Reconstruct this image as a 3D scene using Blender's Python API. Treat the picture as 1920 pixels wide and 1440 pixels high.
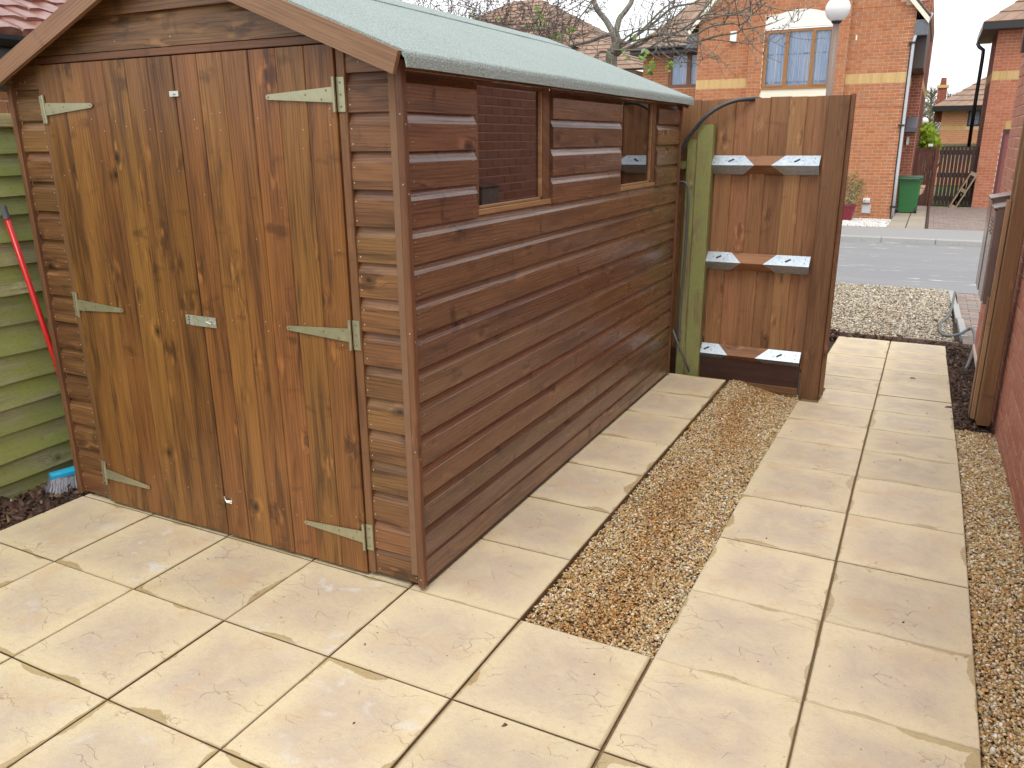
import bpy, math, random
import numpy as np
from mathutils import Matrix, Vector
random.seed(7); rng = np.random.default_rng(7)
scene = bpy.context.scene
for o in list(bpy.data.objects): bpy.data.objects.remove(o)
COL = scene.collection
R = math.radians

# ------------------------------------------------------------------ camera
CP = (1.0729, -2.1475, 1.5797); YAW, PITCH, ROLL, FPX = 0.4716, -0.2957, 0.0073, 1497.6
Rm = Matrix.Rotation(YAW, 3, 'Z') @ Matrix.Rotation(PITCH, 3, 'X') @ Matrix.Rotation(ROLL, 3, 'Y')
right, fwd, up = Rm.col[0], Rm.col[1], Rm.col[2]
cam = bpy.data.cameras.new('camera'); co = bpy.data.objects.new('camera', cam); COL.objects.link(co)
M = Matrix(((right[0], up[0], -fwd[0], CP[0]), (right[1], up[1], -fwd[1], CP[1]), (right[2], up[2], -fwd[2], CP[2]), (0, 0, 0, 1)))
co.matrix_world = M
cam.sensor_width = 36.0; cam.lens = FPX / 1920 * 36; cam.clip_start = 0.05; cam.clip_end = 800
scene.camera = co
# ------------------------------------------------------------------ sky, sun, exposure
SUN_EL, SUN_AZ = R(60), R(170)
w = bpy.data.worlds.new('World'); scene.world = w; w.use_nodes = True
nt = w.node_tree; nt.nodes.clear()
sky = nt.nodes.new('ShaderNodeTexSky'); sky.sky_type = 'NISHITA'; sky.sun_disc = False
sky.sun_elevation = SUN_EL; sky.sun_rotation = SUN_AZ; sky.dust_density = 3.0
hs = nt.nodes.new('ShaderNodeHueSaturation'); hs.inputs['Saturation'].default_value = 0.25
b1 = nt.nodes.new('ShaderNodeBackground'); b1.inputs[1].default_value = 0.06
b2 = nt.nodes.new('ShaderNodeBackground'); b2.inputs[0].default_value = (0.95, 0.975, 1.0, 1); b2.inputs[1].default_value = 0.98
ad = nt.nodes.new('ShaderNodeAddShader'); wo = nt.nodes.new('ShaderNodeOutputWorld')
nt.links.new(sky.outputs[0], hs.inputs['Color']); nt.links.new(hs.outputs[0], b1.inputs[0])
nt.links.new(b1.outputs[0], ad.inputs[0]); nt.links.new(b2.outputs[0], ad.inputs[1]); nt.links.new(ad.outputs[0], wo.inputs[0])
sl = bpy.data.lights.new('sun', 'SUN'); sl.energy = 0.9; sl.angle = R(18); sl.color = (1, 0.95, 0.88)
so = bpy.data.objects.new('sun', sl); COL.objects.link(so)
sd = Vector((math.sin(SUN_AZ) * math.cos(SUN_EL), math.cos(SUN_AZ) * math.cos(SUN_EL), math.sin(SUN_EL)))
so.rotation_euler = sd.to_track_quat('Z', 'Y').to_euler()
scene.view_settings.view_transform = 'Standard'; scene.view_settings.look = 'None'
scene.view_settings.exposure = 0.36; scene.view_settings.gamma = 1.0; scene.view_settings.use_curve_mapping = False
scene.render.resolution_x, scene.render.resolution_y = 1024, 768

# pixel (of the 1920 px photograph) to a point on a wall or floor of known distance
def P(x, y, ax, val):
    d = right * ((x - 960) / FPX) + fwd - up * ((y - 720) / FPX)
    t = (val - CP[ax]) / d[ax]
    return Vector(CP) + d * t
def project(p):
    d = Vector(p) - Vector(CP); z = d.dot(fwd)
    return (960 + FPX * d.dot(right) / z, 720 - FPX * d.dot(up) / z, z)

# ------------------------------------------------------------------ node helper
class NT:
    def __init__(s, name):
        s.m = bpy.data.materials.new(name); s.m.use_nodes = True; s.t = s.m.node_tree; s.t.nodes.clear()
        s.out = s.n('OutputMaterial'); s.b = s.n('BsdfPrincipled'); s.l(s.b.outputs[0], s.out.inputs[0])
    def n(s, k, **kw):
        nd = s.t.nodes.new('ShaderNode' + k)
        for a, v in kw.items(): setattr(nd, a, v)
        return nd
    def l(s, a, b): s.t.links.new(a, b)
    def put(s, v, sock):
        if isinstance(v, bpy.types.NodeSocket): s.l(v, sock)
        elif isinstance(v, (tuple, list)) and sock.type == 'RGBA' and len(v) == 3: sock.default_value = (*v, 1)
        elif sock.type == 'RGBA' and isinstance(v, (int, float)): sock.default_value = (v, v, v, 1)
        else: sock.default_value = v
    def math(s, op, a, b=0.0, c=0.0, clamp=False):
        nd = s.n('Math', operation=op, use_clamp=clamp); s.put(a, nd.inputs[0]); s.put(b, nd.inputs[1]); s.put(c, nd.inputs[2]); return nd.outputs[0]
    def vm(s, op, a, b=(0, 0, 0)):
        nd = s.n('VectorMath', operation=op); s.put(a, nd.inputs[0]); s.put(b, nd.inputs[1])
        return nd.outputs['Value'] if op in ('LENGTH', 'DOT_PRODUCT') else nd.outputs[0]
    def xyz(s, v): nd = s.n('SeparateXYZ'); s.l(v, nd.inputs[0]); return nd.outputs
    def comb(s, x, y, z):
        nd = s.n('CombineXYZ'); s.put(x, nd.inputs[0]); s.put(y, nd.inputs[1]); s.put(z, nd.inputs[2]); return nd.outputs[0]
    def noise(s, v, sc=1.0, det=2.0, rough=0.5, dist=0.0):
        nd = s.n('TexNoise'); s.l(v, nd.inputs['Vector']); nd.inputs['Scale'].default_value = sc
        nd.inputs['Detail'].default_value = det; nd.inputs['Roughness'].default_value = rough; nd.inputs['Distortion'].default_value = dist
        return nd.outputs[0]
    def mr(s, v, a, b, c=0.0, d=1.0, smooth=False):
        nd = s.n('MapRange'); nd.interpolation_type = 'SMOOTHSTEP' if smooth else 'LINEAR'
        s.put(v, nd.inputs[0]); s.put(a, nd.inputs[1]); s.put(b, nd.inputs[2]); s.put(c, nd.inputs[3]); s.put(d, nd.inputs[4]); return nd.outputs[0]
    def mix(s, f, a, b, mode='MIX'):
        nd = s.n('Mix', data_type='RGBA', blend_type=mode); s.put(f, nd.inputs[0]); s.put(a, nd.inputs[6]); s.put(b, nd.inputs[7]); return nd.outputs[2]
    def ramp(s, f, stops):
        nd = s.n('ValToRGB'); s.put(f, nd.inputs[0]); cr = nd.color_ramp
        while len(cr.elements) < len(stops): cr.elements.new(0.5)
        for e, (p, c) in zip(cr.elements, stops): e.position = p; e.color = (*c, 1)
        return nd.outputs[0]
    def obj(s): return s.n('TexCoord').outputs['Object']
    def rnd(s): return s.n('ObjectInfo').outputs['Random']
    def attr(s, a, o='Color'): nd = s.n('Attribute'); nd.attribute_name = a; return nd.outputs[o]
    def bump(s, h, st=0.4, d=0.002):
        nd = s.n('Bump'); nd.inputs['Strength'].default_value = st; nd.inputs['Distance'].default_value = d
        s.put(h, nd.inputs['Height']); s.l(nd.outputs[0], s.b.inputs['Normal'])
    def fin(s, col=None, rough=0.6, metal=0.0, spec=0.5):
        if col is not None: s.put(col, s.b.inputs['Base Color'])
        s.put(rough, s.b.inputs['Roughness']); s.put(metal, s.b.inputs['Metallic']); s.put(spec, s.b.inputs['Specular IOR Level'])
        return s.m

def flat(name, col, rough=0.6, metal=0.0, var=0.12, sc=20.0, bump=0.15, spec=0.5):
    k = NT(name); v = k.vm('ADD', k.obj(), k.comb(k.math('MULTIPLY', k.rnd(), 31.0), 0.0, 0.0)); n = k.noise(v, sc, 4, 0.6)
    c = k.mix(n, tuple(max(0, x * (1 - var * 2)) for x in col), tuple(min(1, x * (1 + var * 2)) for x in col))
    k.bump(n, bump, 0.002); return k.fin(c, k.mr(n, 0.2, 0.8, max(0.02, rough - 0.08), min(1, rough + 0.08)), metal, spec)

def wood(name, light, mid, dark, rough=0.5, knots=0.5, ringf=620.0, ringamt=0.5, patch=0.6, val=0.18, algae=None, spec=0.45, kx=5.0, smear=0.45):
    k = NT(name); r = k.rnd()
    v = k.vm('ADD', k.obj(), k.comb(k.math('MULTIPLY', r, 57.3), k.math('MULTIPLY', r, 11.7), k.math('MULTIPLY', r, 23.9)))
    x, y, z = k.xyz(v)
    yz = k.math('ADD', z, k.math('MULTIPLY', y, 0.7))
    kv = k.comb(k.math('MULTIPLY', x, kx), 0.0, k.math('MULTIPLY', yz, 8.5))
    vo = k.n('TexVoronoi'); k.l(kv, vo.inputs['Vector']); vo.inputs['Scale'].default_value = 1.0
    gate = k.math('GREATER_THAN', k.xyz(vo.outputs['Color'])[0], 1 - knots)
    kd = k.math('ADD', vo.outputs['Distance'], k.math('SUBTRACT', 1.0, gate))
    kn = k.noise(k.vm('MULTIPLY', v, (30, 30, 60)), 1.0, 2); kd = k.math('ADD', kd, k.mr(kn, 0, 1, -0.03, 0.03))
    bend = k.mr(kd, 0.0, 0.42, 1.0, 0.0, True)
    lv = k.comb(k.math('MULTIPLY', x, 1.15), y, k.math('MULTIPLY', yz, 9.0))
    big = k.noise(lv, 1.0, 2, 0.45, 0.3)
    ph = k.math('ADD', k.math('MULTIPLY', yz, ringf), k.math('ADD', k.math('MULTIPLY', big, 26.0), k.math('MULTIPLY', bend, 21.0)))
    ph = k.math('ADD', ph, k.math('MULTIPLY', kn, 1.2))
    ring = k.mr(k.math('SINE', ph), 0.15, 1.0, 0.0, 1.0)
    fib = k.noise(k.comb(k.math('MULTIPLY', x, 5.0), y, k.math('MULTIPLY', yz, 420.0)), 1.0, 3, 0.6)
    pat = k.noise(k.comb(k.math('MULTIPLY', x, 1.7), y, k.math('MULTIPLY', yz, 21.0)), 1.0, 5, 0.66, 0.5)
    # streaks and blotches left by the brushed-on stain
    c = k.mix(k.mr(pat, 0.33, 0.7, 0.0, 1.0, True), light, mid)
    ringv = k.math('MULTIPLY', ring, k.mr(k.noise(lv, 2.3, 1), 0.35, 0.6, 0.25, 1.0))
    c = k.mix(k.math('MULTIPLY', ringv, ringamt), c, dark)
    c = k.mix(k.math('MULTIPLY', k.mr(pat, 0.5, 0.78, 0.0, 1.0, True), patch), c, dark)
    c = k.mix(k.mr(fib, 0.45, 0.75, 0.0, 0.55), c, dark); c = k.mix(k.mr(fib, 0.5, 0.25, 0.0, 0.35), c, light)
    fl = k.math('MULTIPLY', k.mr(kd, 0.12, 0.2, 0.0, 1.0, True), k.mr(kd, 0.24, 0.44, 1.0, 0.0, True)); fn = k.noise(k.vm('MULTIPLY', v, (9, 9, 45)), 1.0, 2)
    c = k.mix(k.math('MULTIPLY', fl, k.mr(fn, 0.5, 0.66, 0.0, 0.75, True)), c, tuple(min(1, q * 1.35) for q in light))
    c = k.mix(k.math('MULTIPLY', fl, k.mr(fn, 0.5, 0.34, 0.0, 0.7, True)), c, dark)
    c = k.mix(k.mr(kd, 0.11, 0.22, 0.55, 0.0, True), c, dark)
    sm = k.noise(k.comb(k.math('MULTIPLY', x, 11.0), y, k.math('MULTIPLY', yz, 5.0)), 1.0, 3, 0.6)
    c = k.mix(k.mr(sm, 0.6, 0.74, 0.0, smear, True), c, dark)
    kcol = tuple(d * 0.35 for d in dark)
    c = k.mix(k.mr(kd, 0.045, 0.10, 0.85, 0.0, True), c, kcol)
    if algae:
        al = k.noise(k.vm('MULTIPLY', v, (3.5, 9, 9)), 1.0, 5, 0.65)
        c = k.mix(k.mr(al, 0.34, 0.60, 0.0, 0.93, True), c, algae)
        sp = k.noise(k.vm('MULTIPLY', v, (60, 90, 90)), 1.0, 3, 0.7)
        c = k.mix(k.mr(sp, 0.52, 0.72, 0.0, 0.4), c, tuple(a * 0.55 for a in algae))
    h = k.n('HueSaturation'); k.l(c, h.inputs['Color']); k.put(k.mr(r, 0, 1, 1 - val, 1 + val), h.inputs['Value'])
    k.put(k.mr(k.math('FRACT', k.math('MULTIPLY', r, 7.7)), 0, 1, 0.492, 0.507), h.inputs['Hue'])
    k.bump(k.math('SUBTRACT', k.math('ADD', fib, k.math('MULTIPLY', kn, 0.4)), k.math('MULTIPLY', ringv, 0.5)), 0.35, 0.0012)
    return k.fin(h.outputs[0], k.mr(pat, 0.2, 0.8, rough - 0.1, rough + 0.12), 0.0, spec)

def brickm(name, cols, attr=None, rough=0.85, sc=40.0):
    k = NT(name); r = k.attr('rnd', 'Fac') if attr else k.rnd()
    c = k.ramp(r, [(i / max(1, len(cols) - 1), cc) for i, cc in enumerate(cols)])
    v = k.vm('ADD', k.obj(), k.comb(k.math('MULTIPLY', r, 19.0), k.math('MULTIPLY', r, 7.0), 0.0))
    n = k.noise(v, sc, 5, 0.65); n2 = k.noise(v, sc * 0.18, 2)
    c = k.mix(k.mr(n, 0.3, 0.75, 0.0, 0.35), c, tuple(x * 0.55 for x in cols[0]))
    c = k.mix(k.mr(n2, 0.45, 0.8, 0.0, 0.35), c, (0.55, 0.36, 0.25))
    k.bump(n, 0.5, 0.003); return k.fin(c, rough)

def colattr(name, rough=0.6, vary=0.25, sc=60.0, spec=0.5, bump=0.3):
    k = NT(name); c = k.attr('col'); n = k.noise(k.obj(), sc, 3, 0.6)
    c = k.mix(k.mr(n, 0.3, 0.7, 0.0, vary * 2), c, k.mix(1.0, c, (0.5, 0.45, 0.4), 'MULTIPLY'))
    k.bump(n, bump, 0.002); return k.fin(c, rough, 0.0, spec)

# ------------------------------------------------------------------ mesh helper
W = {}
def reg(o, mw, parent):
    W[o] = mw
    if parent is not None:
        o.parent = parent; o.matrix_basis = W[parent].inverted() @ mw
    else: o.matrix_basis = mw
    COL.objects.link(o); return o
def props(o, label=None, cat=None, group=None, kind=None):
    if label: o['label'] = label
    if cat: o['category'] = cat
    if group: o['group'] = group
    if kind: o['kind'] = kind
    return o
def thing(name, loc, label, cat, group=None):
    o = bpy.data.objects.new(name, None); o.empty_display_size = 0.1
    reg(o, Matrix.Translation(Vector(loc)), None); return props(o, label, cat, group)
def inst(name, me, mw, parent=None, kind=None):
    o = bpy.data.objects.new(name, me); reg(o, mw, parent)
    if kind: o['kind'] = kind
    return o

class MB:
    def __init__(s): s.v = []; s.f = []; s.r = []; s.cr = 0.0; s.mi = []; s.cm = 0; s.m2 = None
    def add(s, vs, fs):
        b = len(s.v); s.v += [tuple(v) for v in vs]; s.f += [tuple(b + i for i in f) for f in fs]; s.r += [s.cr] * len(fs); s.mi += [s.cm] * len(fs)
    def box(s, a, b, mt=None):
        x0, y0, z0 = a; x1, y1, z1 = b
        vs = [(x0, y0, z0), (x1, y0, z0), (x1, y1, z0), (x0, y1, z0), (x0, y0, z1), (x1, y0, z1), (x1, y1, z1), (x0, y1, z1)]
        if mt is not None: vs = [mt @ Vector(v) for v in vs]
        s.add(vs, [(0, 3, 2, 1), (4, 5, 6, 7), (0, 1, 5, 4), (1, 2, 6, 5), (2, 3, 7, 6), (3, 0, 4, 7)])
    def prism(s, prof, L, mt=None, x0=0.0):      # prof: list of (y,z), counter-clockwise seen from +x
        n = len(prof); vs = [(x0, y, z) for y, z in prof] + [(L, y, z) for y, z in prof]
        if mt is not None: vs = [mt @ Vector(v) for v in vs]
        s.add(vs, [(i, (i + 1) % n, n + (i + 1) % n, n + i) for i in range(n)][::1] + [tuple(range(n))[::-1], tuple(range(n, 2 * n))])
    def tube(s, pts, rad, n=6, cap=True):
        pts = [Vector(p) for p in pts]; m = len(pts); rad = rad if isinstance(rad, (list, tuple)) else [rad] * m
        ref = Vector((0.13, 0.21, 1)) if abs((pts[-1] - pts[0]).normalized().z) < 0.9 else Vector((1, 0.1, 0))
        vs = []
        for i, p in enumerate(pts):
            d = (pts[min(i + 1, m - 1)] - pts[max(i - 1, 0)]).normalized(); a = d.cross(ref).normalized(); b = d.cross(a)
            for j in range(n):
                t = 2 * math.pi * j / n; vs.append(p + (a * math.cos(t) + b * math.sin(t)) * rad[i])
        fs = [(i * n + j, i * n + (j + 1) % n, (i + 1) * n + (j + 1) % n, (i + 1) * n + j) for i in range(m - 1) for j in range(n)]
        if cap: fs += [tuple(range(n))[::-1], tuple((m - 1) * n + j for j in range(n))]
        s.add(vs, fs)
    def lathe(s, prof, n=24, c=(0, 0, 0)):       # prof (r,z) bottom to top
        vs = [(c[0] + r * math.cos(2 * math.pi * j / n), c[1] + r * math.sin(2 * math.pi * j / n), c[2] + z) for r, z in prof for j in range(n)]
        fs = [(i * n + j, i * n + (j + 1) % n, (i + 1) * n + (j + 1) % n, (i + 1) * n + j) for i in range(len(prof) - 1) for j in range(n)]
        s.add(vs, fs)
    def mesh(s, name, mat, smooth=False, fix=True):
        me = bpy.data.meshes.new(name); me.from_pydata(s.v, [], s.f)
        if fix:
            import bmesh
            bm = bmesh.new(); bm.from_mesh(me); bmesh.ops.recalc_face_normals(bm, faces=bm.faces); bm.to_mesh(me); bm.free()
        if any(s.r):
            a = me.attributes.new('rnd', 'FLOAT', 'FACE'); a.data.foreach_set('value', s.r)
        me.materials.append(mat)
        if s.m2 is not None: me.materials.append(s.m2); me.polygons.foreach_set('material_index', s.mi)
        if smooth: me.polygons.foreach_set('use_smooth', [True] * len(me.polygons))
        me.update(); return me
    def build(s, name, mat, parent=None, mw=None, smooth=False, kind=None, fix=True):
        mw = mw or Matrix(); inv = None
        o = bpy.data.objects.new(name, s.mesh(name, mat, smooth, fix)); reg(o, mw, parent)
        if kind: o['kind'] = kind
        return o

def frame(o, X, Y):
    X = Vector(X).normalized(); Y = Vector(Y).normalized(); Z = X.cross(Y)
    return Matrix(((X[0], Y[0], Z[0], o[0]), (X[1], Y[1], Z[1], o[1]), (X[2], Y[2], Z[2], o[2]), (0, 0, 0, 1)))
def cham(T, Wd, c=0.002):
    return [(c, 0), (0, c), (0, Wd - c), (c, Wd), (T - c, Wd), (T, Wd - c), (T, c), (T - c, 0)]
_bc = {}
def board(name, parent, o, X, Y, L, Wd, T, mat, c=0.002, prof=None, kind=None):
    key = (round(L, 4), round(Wd, 4), round(T, 4), mat.name, c, id(prof))
    if key not in _bc:
        mb = MB(); mb.prism(prof or cham(T, Wd, c), L); _bc[key] = mb.mesh(name, mat)
    return inst(name, _bc[key], frame(o, X, Y), parent, kind)

def fastmesh(name, V, F, mat, col=None, rnd=None, smooth=False):
    me = bpy.data.meshes.new(name); nv, nf, k = len(V), len(F), F.shape[1]
    me.vertices.add(nv); me.vertices.foreach_set('co', V.astype(np.float32).ravel())
    me.loops.add(nf * k); me.loops.foreach_set('vertex_index', F.astype(np.int32).ravel())
    me.polygons.add(nf); me.polygons.foreach_set('loop_start', np.arange(0, nf * k, k, dtype=np.int32))
    if col is not None:
        a = me.color_attributes.new('col', 'FLOAT_COLOR', 'POINT'); a.data.foreach_set('color', np.c_[col, np.ones(nv)].astype(np.float32).ravel())
    me.materials.append(mat); me.update(calc_edges=True)
    if smooth: me.polygons.foreach_set('use_smooth', [True] * nf)
    me.validate(); return me

t_ = (1 + 5 ** .5) / 2
ICOV = np.array([(-1, t_, 0), (1, t_, 0), (-1, -t_, 0), (1, -t_, 0), (0, -1, t_), (0, 1, t_), (0, -1, -t_), (0, 1, -t_), (t_, 0, -1), (t_, 0, 1), (-t_, 0, -1), (-t_, 0, 1)]); ICOV /= np.linalg.norm(ICOV[0])
ICOF = np.array([(0, 11, 5), (0, 5, 1), (0, 1, 7), (0, 7, 10), (0, 10, 11), (1, 5, 9), (5, 11, 4), (11, 10, 2), (10, 7, 6), (7, 1, 8), (3, 9, 4), (3, 4, 2), (3, 2, 6), (3, 6, 8), (3, 8, 9), (4, 9, 5), (2, 4, 11), (6, 2, 10), (8, 6, 7), (9, 8, 1)])
OCTV = np.array([(1, .3, 0), (.2, 1, .2), (-1, .2, -.1), (-.2, -1, .1), (.1, 0, 1), (0, .1, -1.)]); OCTF = np.array([(0, 1, 4), (1, 2, 4), (2, 3, 4), (3, 0, 4), (1, 0, 5), (2, 1, 5), (3, 2, 5), (0, 3, 5)])
def rotmats(n, tilt=1.0):
    a = rng.uniform(0, 2 * np.pi, n); b = rng.normal(0, tilt, n); c = rng.normal(0, tilt, n)
    ca, sa, cb, sb, cc, sc = np.cos(a), np.sin(a), np.cos(b), np.sin(b), np.cos(c), np.sin(c)
    Rz = np.zeros((n, 3, 3)); Rz[:, 0, 0] = ca; Rz[:, 0, 1] = -sa; Rz[:, 1, 0] = sa; Rz[:, 1, 1] = ca; Rz[:, 2, 2] = 1
    Rx = np.zeros((n, 3, 3)); Rx[:, 0, 0] = 1; Rx[:, 1, 1] = cb; Rx[:, 1, 2] = -sb; Rx[:, 2, 1] = sb; Rx[:, 2, 2] = cb
    Ry = np.zeros((n, 3, 3)); Ry[:, 1, 1] = 1; Ry[:, 0, 0] = cc; Ry[:, 0, 2] = sc; Ry[:, 2, 0] = -sc; Ry[:, 2, 2] = cc
    return Rz @ Rx @ Ry
def scatter(name, pos, size, cols, mat, base='ico', flatz=0.6, tilt=0.5, elong=1.25, parent=None, smooth=True):
    V0, F0 = (ICOV, ICOF) if base == 'ico' else (OCTV, OCTF); n = len(pos); m = len(V0)
    S = np.c_[size * elong * rng.uniform(.8, 1.25, n), size * rng.uniform(.7, 1.05, n), size * flatz * rng.uniform(.7, 1.3, n)] * .5
    V = V0[None] * S[:, None, :] * rng.uniform(.82, 1.15, (n, m, 1)); V = np.einsum('nij,nmj->nmi', rotmats(n, tilt), V) + pos[:, None, :]
    F = (F0[None] + (np.arange(n) * m)[:, None, None]).reshape(-1, 3)
    me = fastmesh(name, V.reshape(-1, 3), F, mat, np.repeat(cols, m, 0), smooth=smooth)
    o = bpy.data.objects.new(name, me); reg(o, Matrix(), parent); o['kind'] = 'stuff'; return o
def pick(pal, n, wts=None, jit=0.12):
    pal = np.array(pal); c = pal[rng.choice(len(pal), n, p=None if wts is None else np.array(wts) / sum(wts))]
    return np.clip(c * (1 + rng.normal(0, jit, (n, 1))) * (1 + rng.normal(0, jit * .3, (n, 3))), 0.005, 1)

# ------------------------------------------------------------------ materials
M_door = wood('stained_door_pine', (0.262, 0.115, 0.031), (0.145, 0.058, 0.0165), (0.040, 0.016, 0.007), 0.40, 0.42, 460, 0.45, 0.95, 0.18, smear=0.55, kx=6.0)
M_front = wood('stained_cladding_warm', (0.235, 0.115, 0.045), (0.14, 0.063, 0.025), (0.045, 0.019, 0.009), 0.40, 0.42, 480, 0.55, 0.8, 0.17, smear=0.45)
M_side = wood('stained_cladding_red', (0.235, 0.120, 0.064), (0.15, 0.070, 0.037), (0.048, 0.020, 0.012), 0.27, 0.45, 480, 0.6, 0.7, 0.17, spec=0.85, kx=4.8, smear=0.85)
M_trim = wood('stained_trim', (0.215, 0.102, 0.043), (0.145, 0.066, 0.028), (0.07, 0.029, 0.014), 0.5, 0.25, 600, 0.35, 0.5, 0.1)
M_barge = wood('bargeboard_pine', (0.29, 0.165, 0.085), (0.235, 0.125, 0.06), (0.10, 0.045, 0.022), 0.5, 0.3, 560, 0.4, 0.35, 0.05)
M_pale = wood('pale_window_batten', (0.42, 0.25, 0.12), (0.34, 0.18, 0.08), (0.14, 0.06, 0.03), 0.5, 0.2, 700, 0.3, 0.3, 0.1)
M_gate = wood('treated_panel_board', (0.33, 0.17, 0.072), (0.25, 0.117, 0.047), (0.10, 0.042, 0.018), 0.6, 0.55, 380, 0.3, 0.35, 0.18, smear=0.3)
M_post = wood('treated_brown_post', (0.225, 0.115, 0.048), (0.165, 0.079, 0.031), (0.08, 0.034, 0.015), 0.6, 0.35, 380, 0.4, 0.5, 0.06, smear=0.4)
M_darkw = wood('dark_brown_board', (0.075, 0.032, 0.02), (0.05, 0.022, 0.014), (0.02, 0.01, 0.007), 0.5, 0.2, 500, 0.4, 0.5, 0.1)  # plain dark brown timber; also gives the window reveals their painted shade
M_greenpost = wood('algae_green_post', (0.34, 0.28, 0.14), (0.22, 0.17, 0.08), (0.09, 0.07, 0.03), 0.8, 0.3, 500, 0.5, 0.6, 0.08, algae=(0.27, 0.29, 0.10))
M_fence = wood('algae_fence_board', (0.42, 0.40, 0.23), (0.32, 0.31, 0.165), (0.13, 0.12, 0.055), 0.85, 0.25, 520, 0.4, 0.55, 0.15, algae=(0.285, 0.325, 0.085))
M_cap = wood('weathered_yellow_rail', (0.5, 0.42, 0.2), (0.36, 0.29, 0.13), (0.12, 0.1, 0.05), 0.85, 0.3, 500, 0.4, 0.6, 0.1)
M_pallet = wood('grey_pallet_wood', (0.30, 0.22, 0.15), (0.24, 0.17, 0.11), (0.1, 0.07, 0.05), 0.8, 0.2)
M_farfence = wood('red_brown_fence', (0.15, 0.05, 0.035), (0.11, 0.035, 0.025), (0.05, 0.02, 0.014), 0.7, 0.2)
M_fargate = wood('black_brown_gate', (0.06, 0.035, 0.03), (0.045, 0.025, 0.022), (0.02, 0.012, 0.01), 0.7, 0.2)
M_nail = flat('nail_head', (0.62, 0.52, 0.40), 0.4, 0.4, 0.1)
M_hinge = flat('zinc_yellow_hinge', (0.40, 0.385, 0.255), 0.36, 0.6, 0.12, 35)
M_zinc = flat('zinc_plate', (0.62, 0.63, 0.58), 0.3, 0.7, 0.1, 60)
M_screw = flat('screw_head', (0.25, 0.22, 0.12), 0.35, 0.8)
M_int = flat('interior_timber', (0.20, 0.11, 0.06), 0.8)
M_bearer = flat('dark_bearer', (0.03, 0.014, 0.008), 0.6)  # near-black brown for the bearers under the shed

def felt_mat():
    k = NT('green_mineral_felt'); v = k.obj()
    n = k.noise(v, 190, 2, 0.75); n2 = k.noise(v, 90, 3, 0.7); n3 = k.noise(v, 2.2, 3, 0.6)
    c = k.ramp(n, [(0.34, (0.10, 0.125, 0.11)), (0.5, (0.235, 0.285, 0.262)), (0.66, (0.47, 0.54, 0.515))])
    c = k.mix(k.mr(n2, 0.35, 0.7, 0.0, 0.35), c, (0.30, 0.36, 0.34)); c = k.mix(k.mr(n3, 0.4, 0.7, 0.0, 0.2), c, (0.33, 0.38, 0.37))
    k.bump(n, 0.55, 0.002); return k.fin(c, 0.75)
M_felt = felt_mat()

def galv_mat():
    k = NT('galvanised_bracket'); v = k.obj(); vo = k.n('TexVoronoi'); k.l(v, vo.inputs['Vector']); vo.inputs['Scale'].default_value = 70
    c = k.mix(k.xyz(vo.outputs['Color'])[0], (0.42, 0.49, 0.55), (0.53, 0.60, 0.66)); n = k.noise(v, 40, 4, .7)
    c = k.mix(k.mr(n, 0.5, 0.75, 0, 0.4), c, (0.7, 0.74, 0.78)); k.bump(n, 0.1, 0.001); return k.fin(c, 0.34, 0.75)
M_galv = galv_mat()

def glass_mat(name, ior, tint, rough=0.015):
    k = NT(name); f = k.n('Fresnel'); f.inputs[0].default_value = ior
    g = k.n('BsdfGlossy'); g.inputs['Roughness'].default_value = rough; g.inputs['Color'].default_value = (0.95, 0.93, 0.92, 1)
    t = k.n('BsdfTransparent'); t.inputs[0].default_value = (*tint, 1); mx = k.n('MixShader')
    k.l(f.outputs[0], mx.inputs[0]); k.l(t.outputs[0], mx.inputs[1]); k.l(g.outputs[0], mx.inputs[2]); k.l(mx.outputs[0], k.out.inputs[0])
    return k.m
M_glass = glass_mat('shed_glazing', 2.7, (0.35, 0.33, 0.31))
M_hglass = glass_mat('house_glazing', 1.45, (0.9, 0.92, 0.95))

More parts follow.
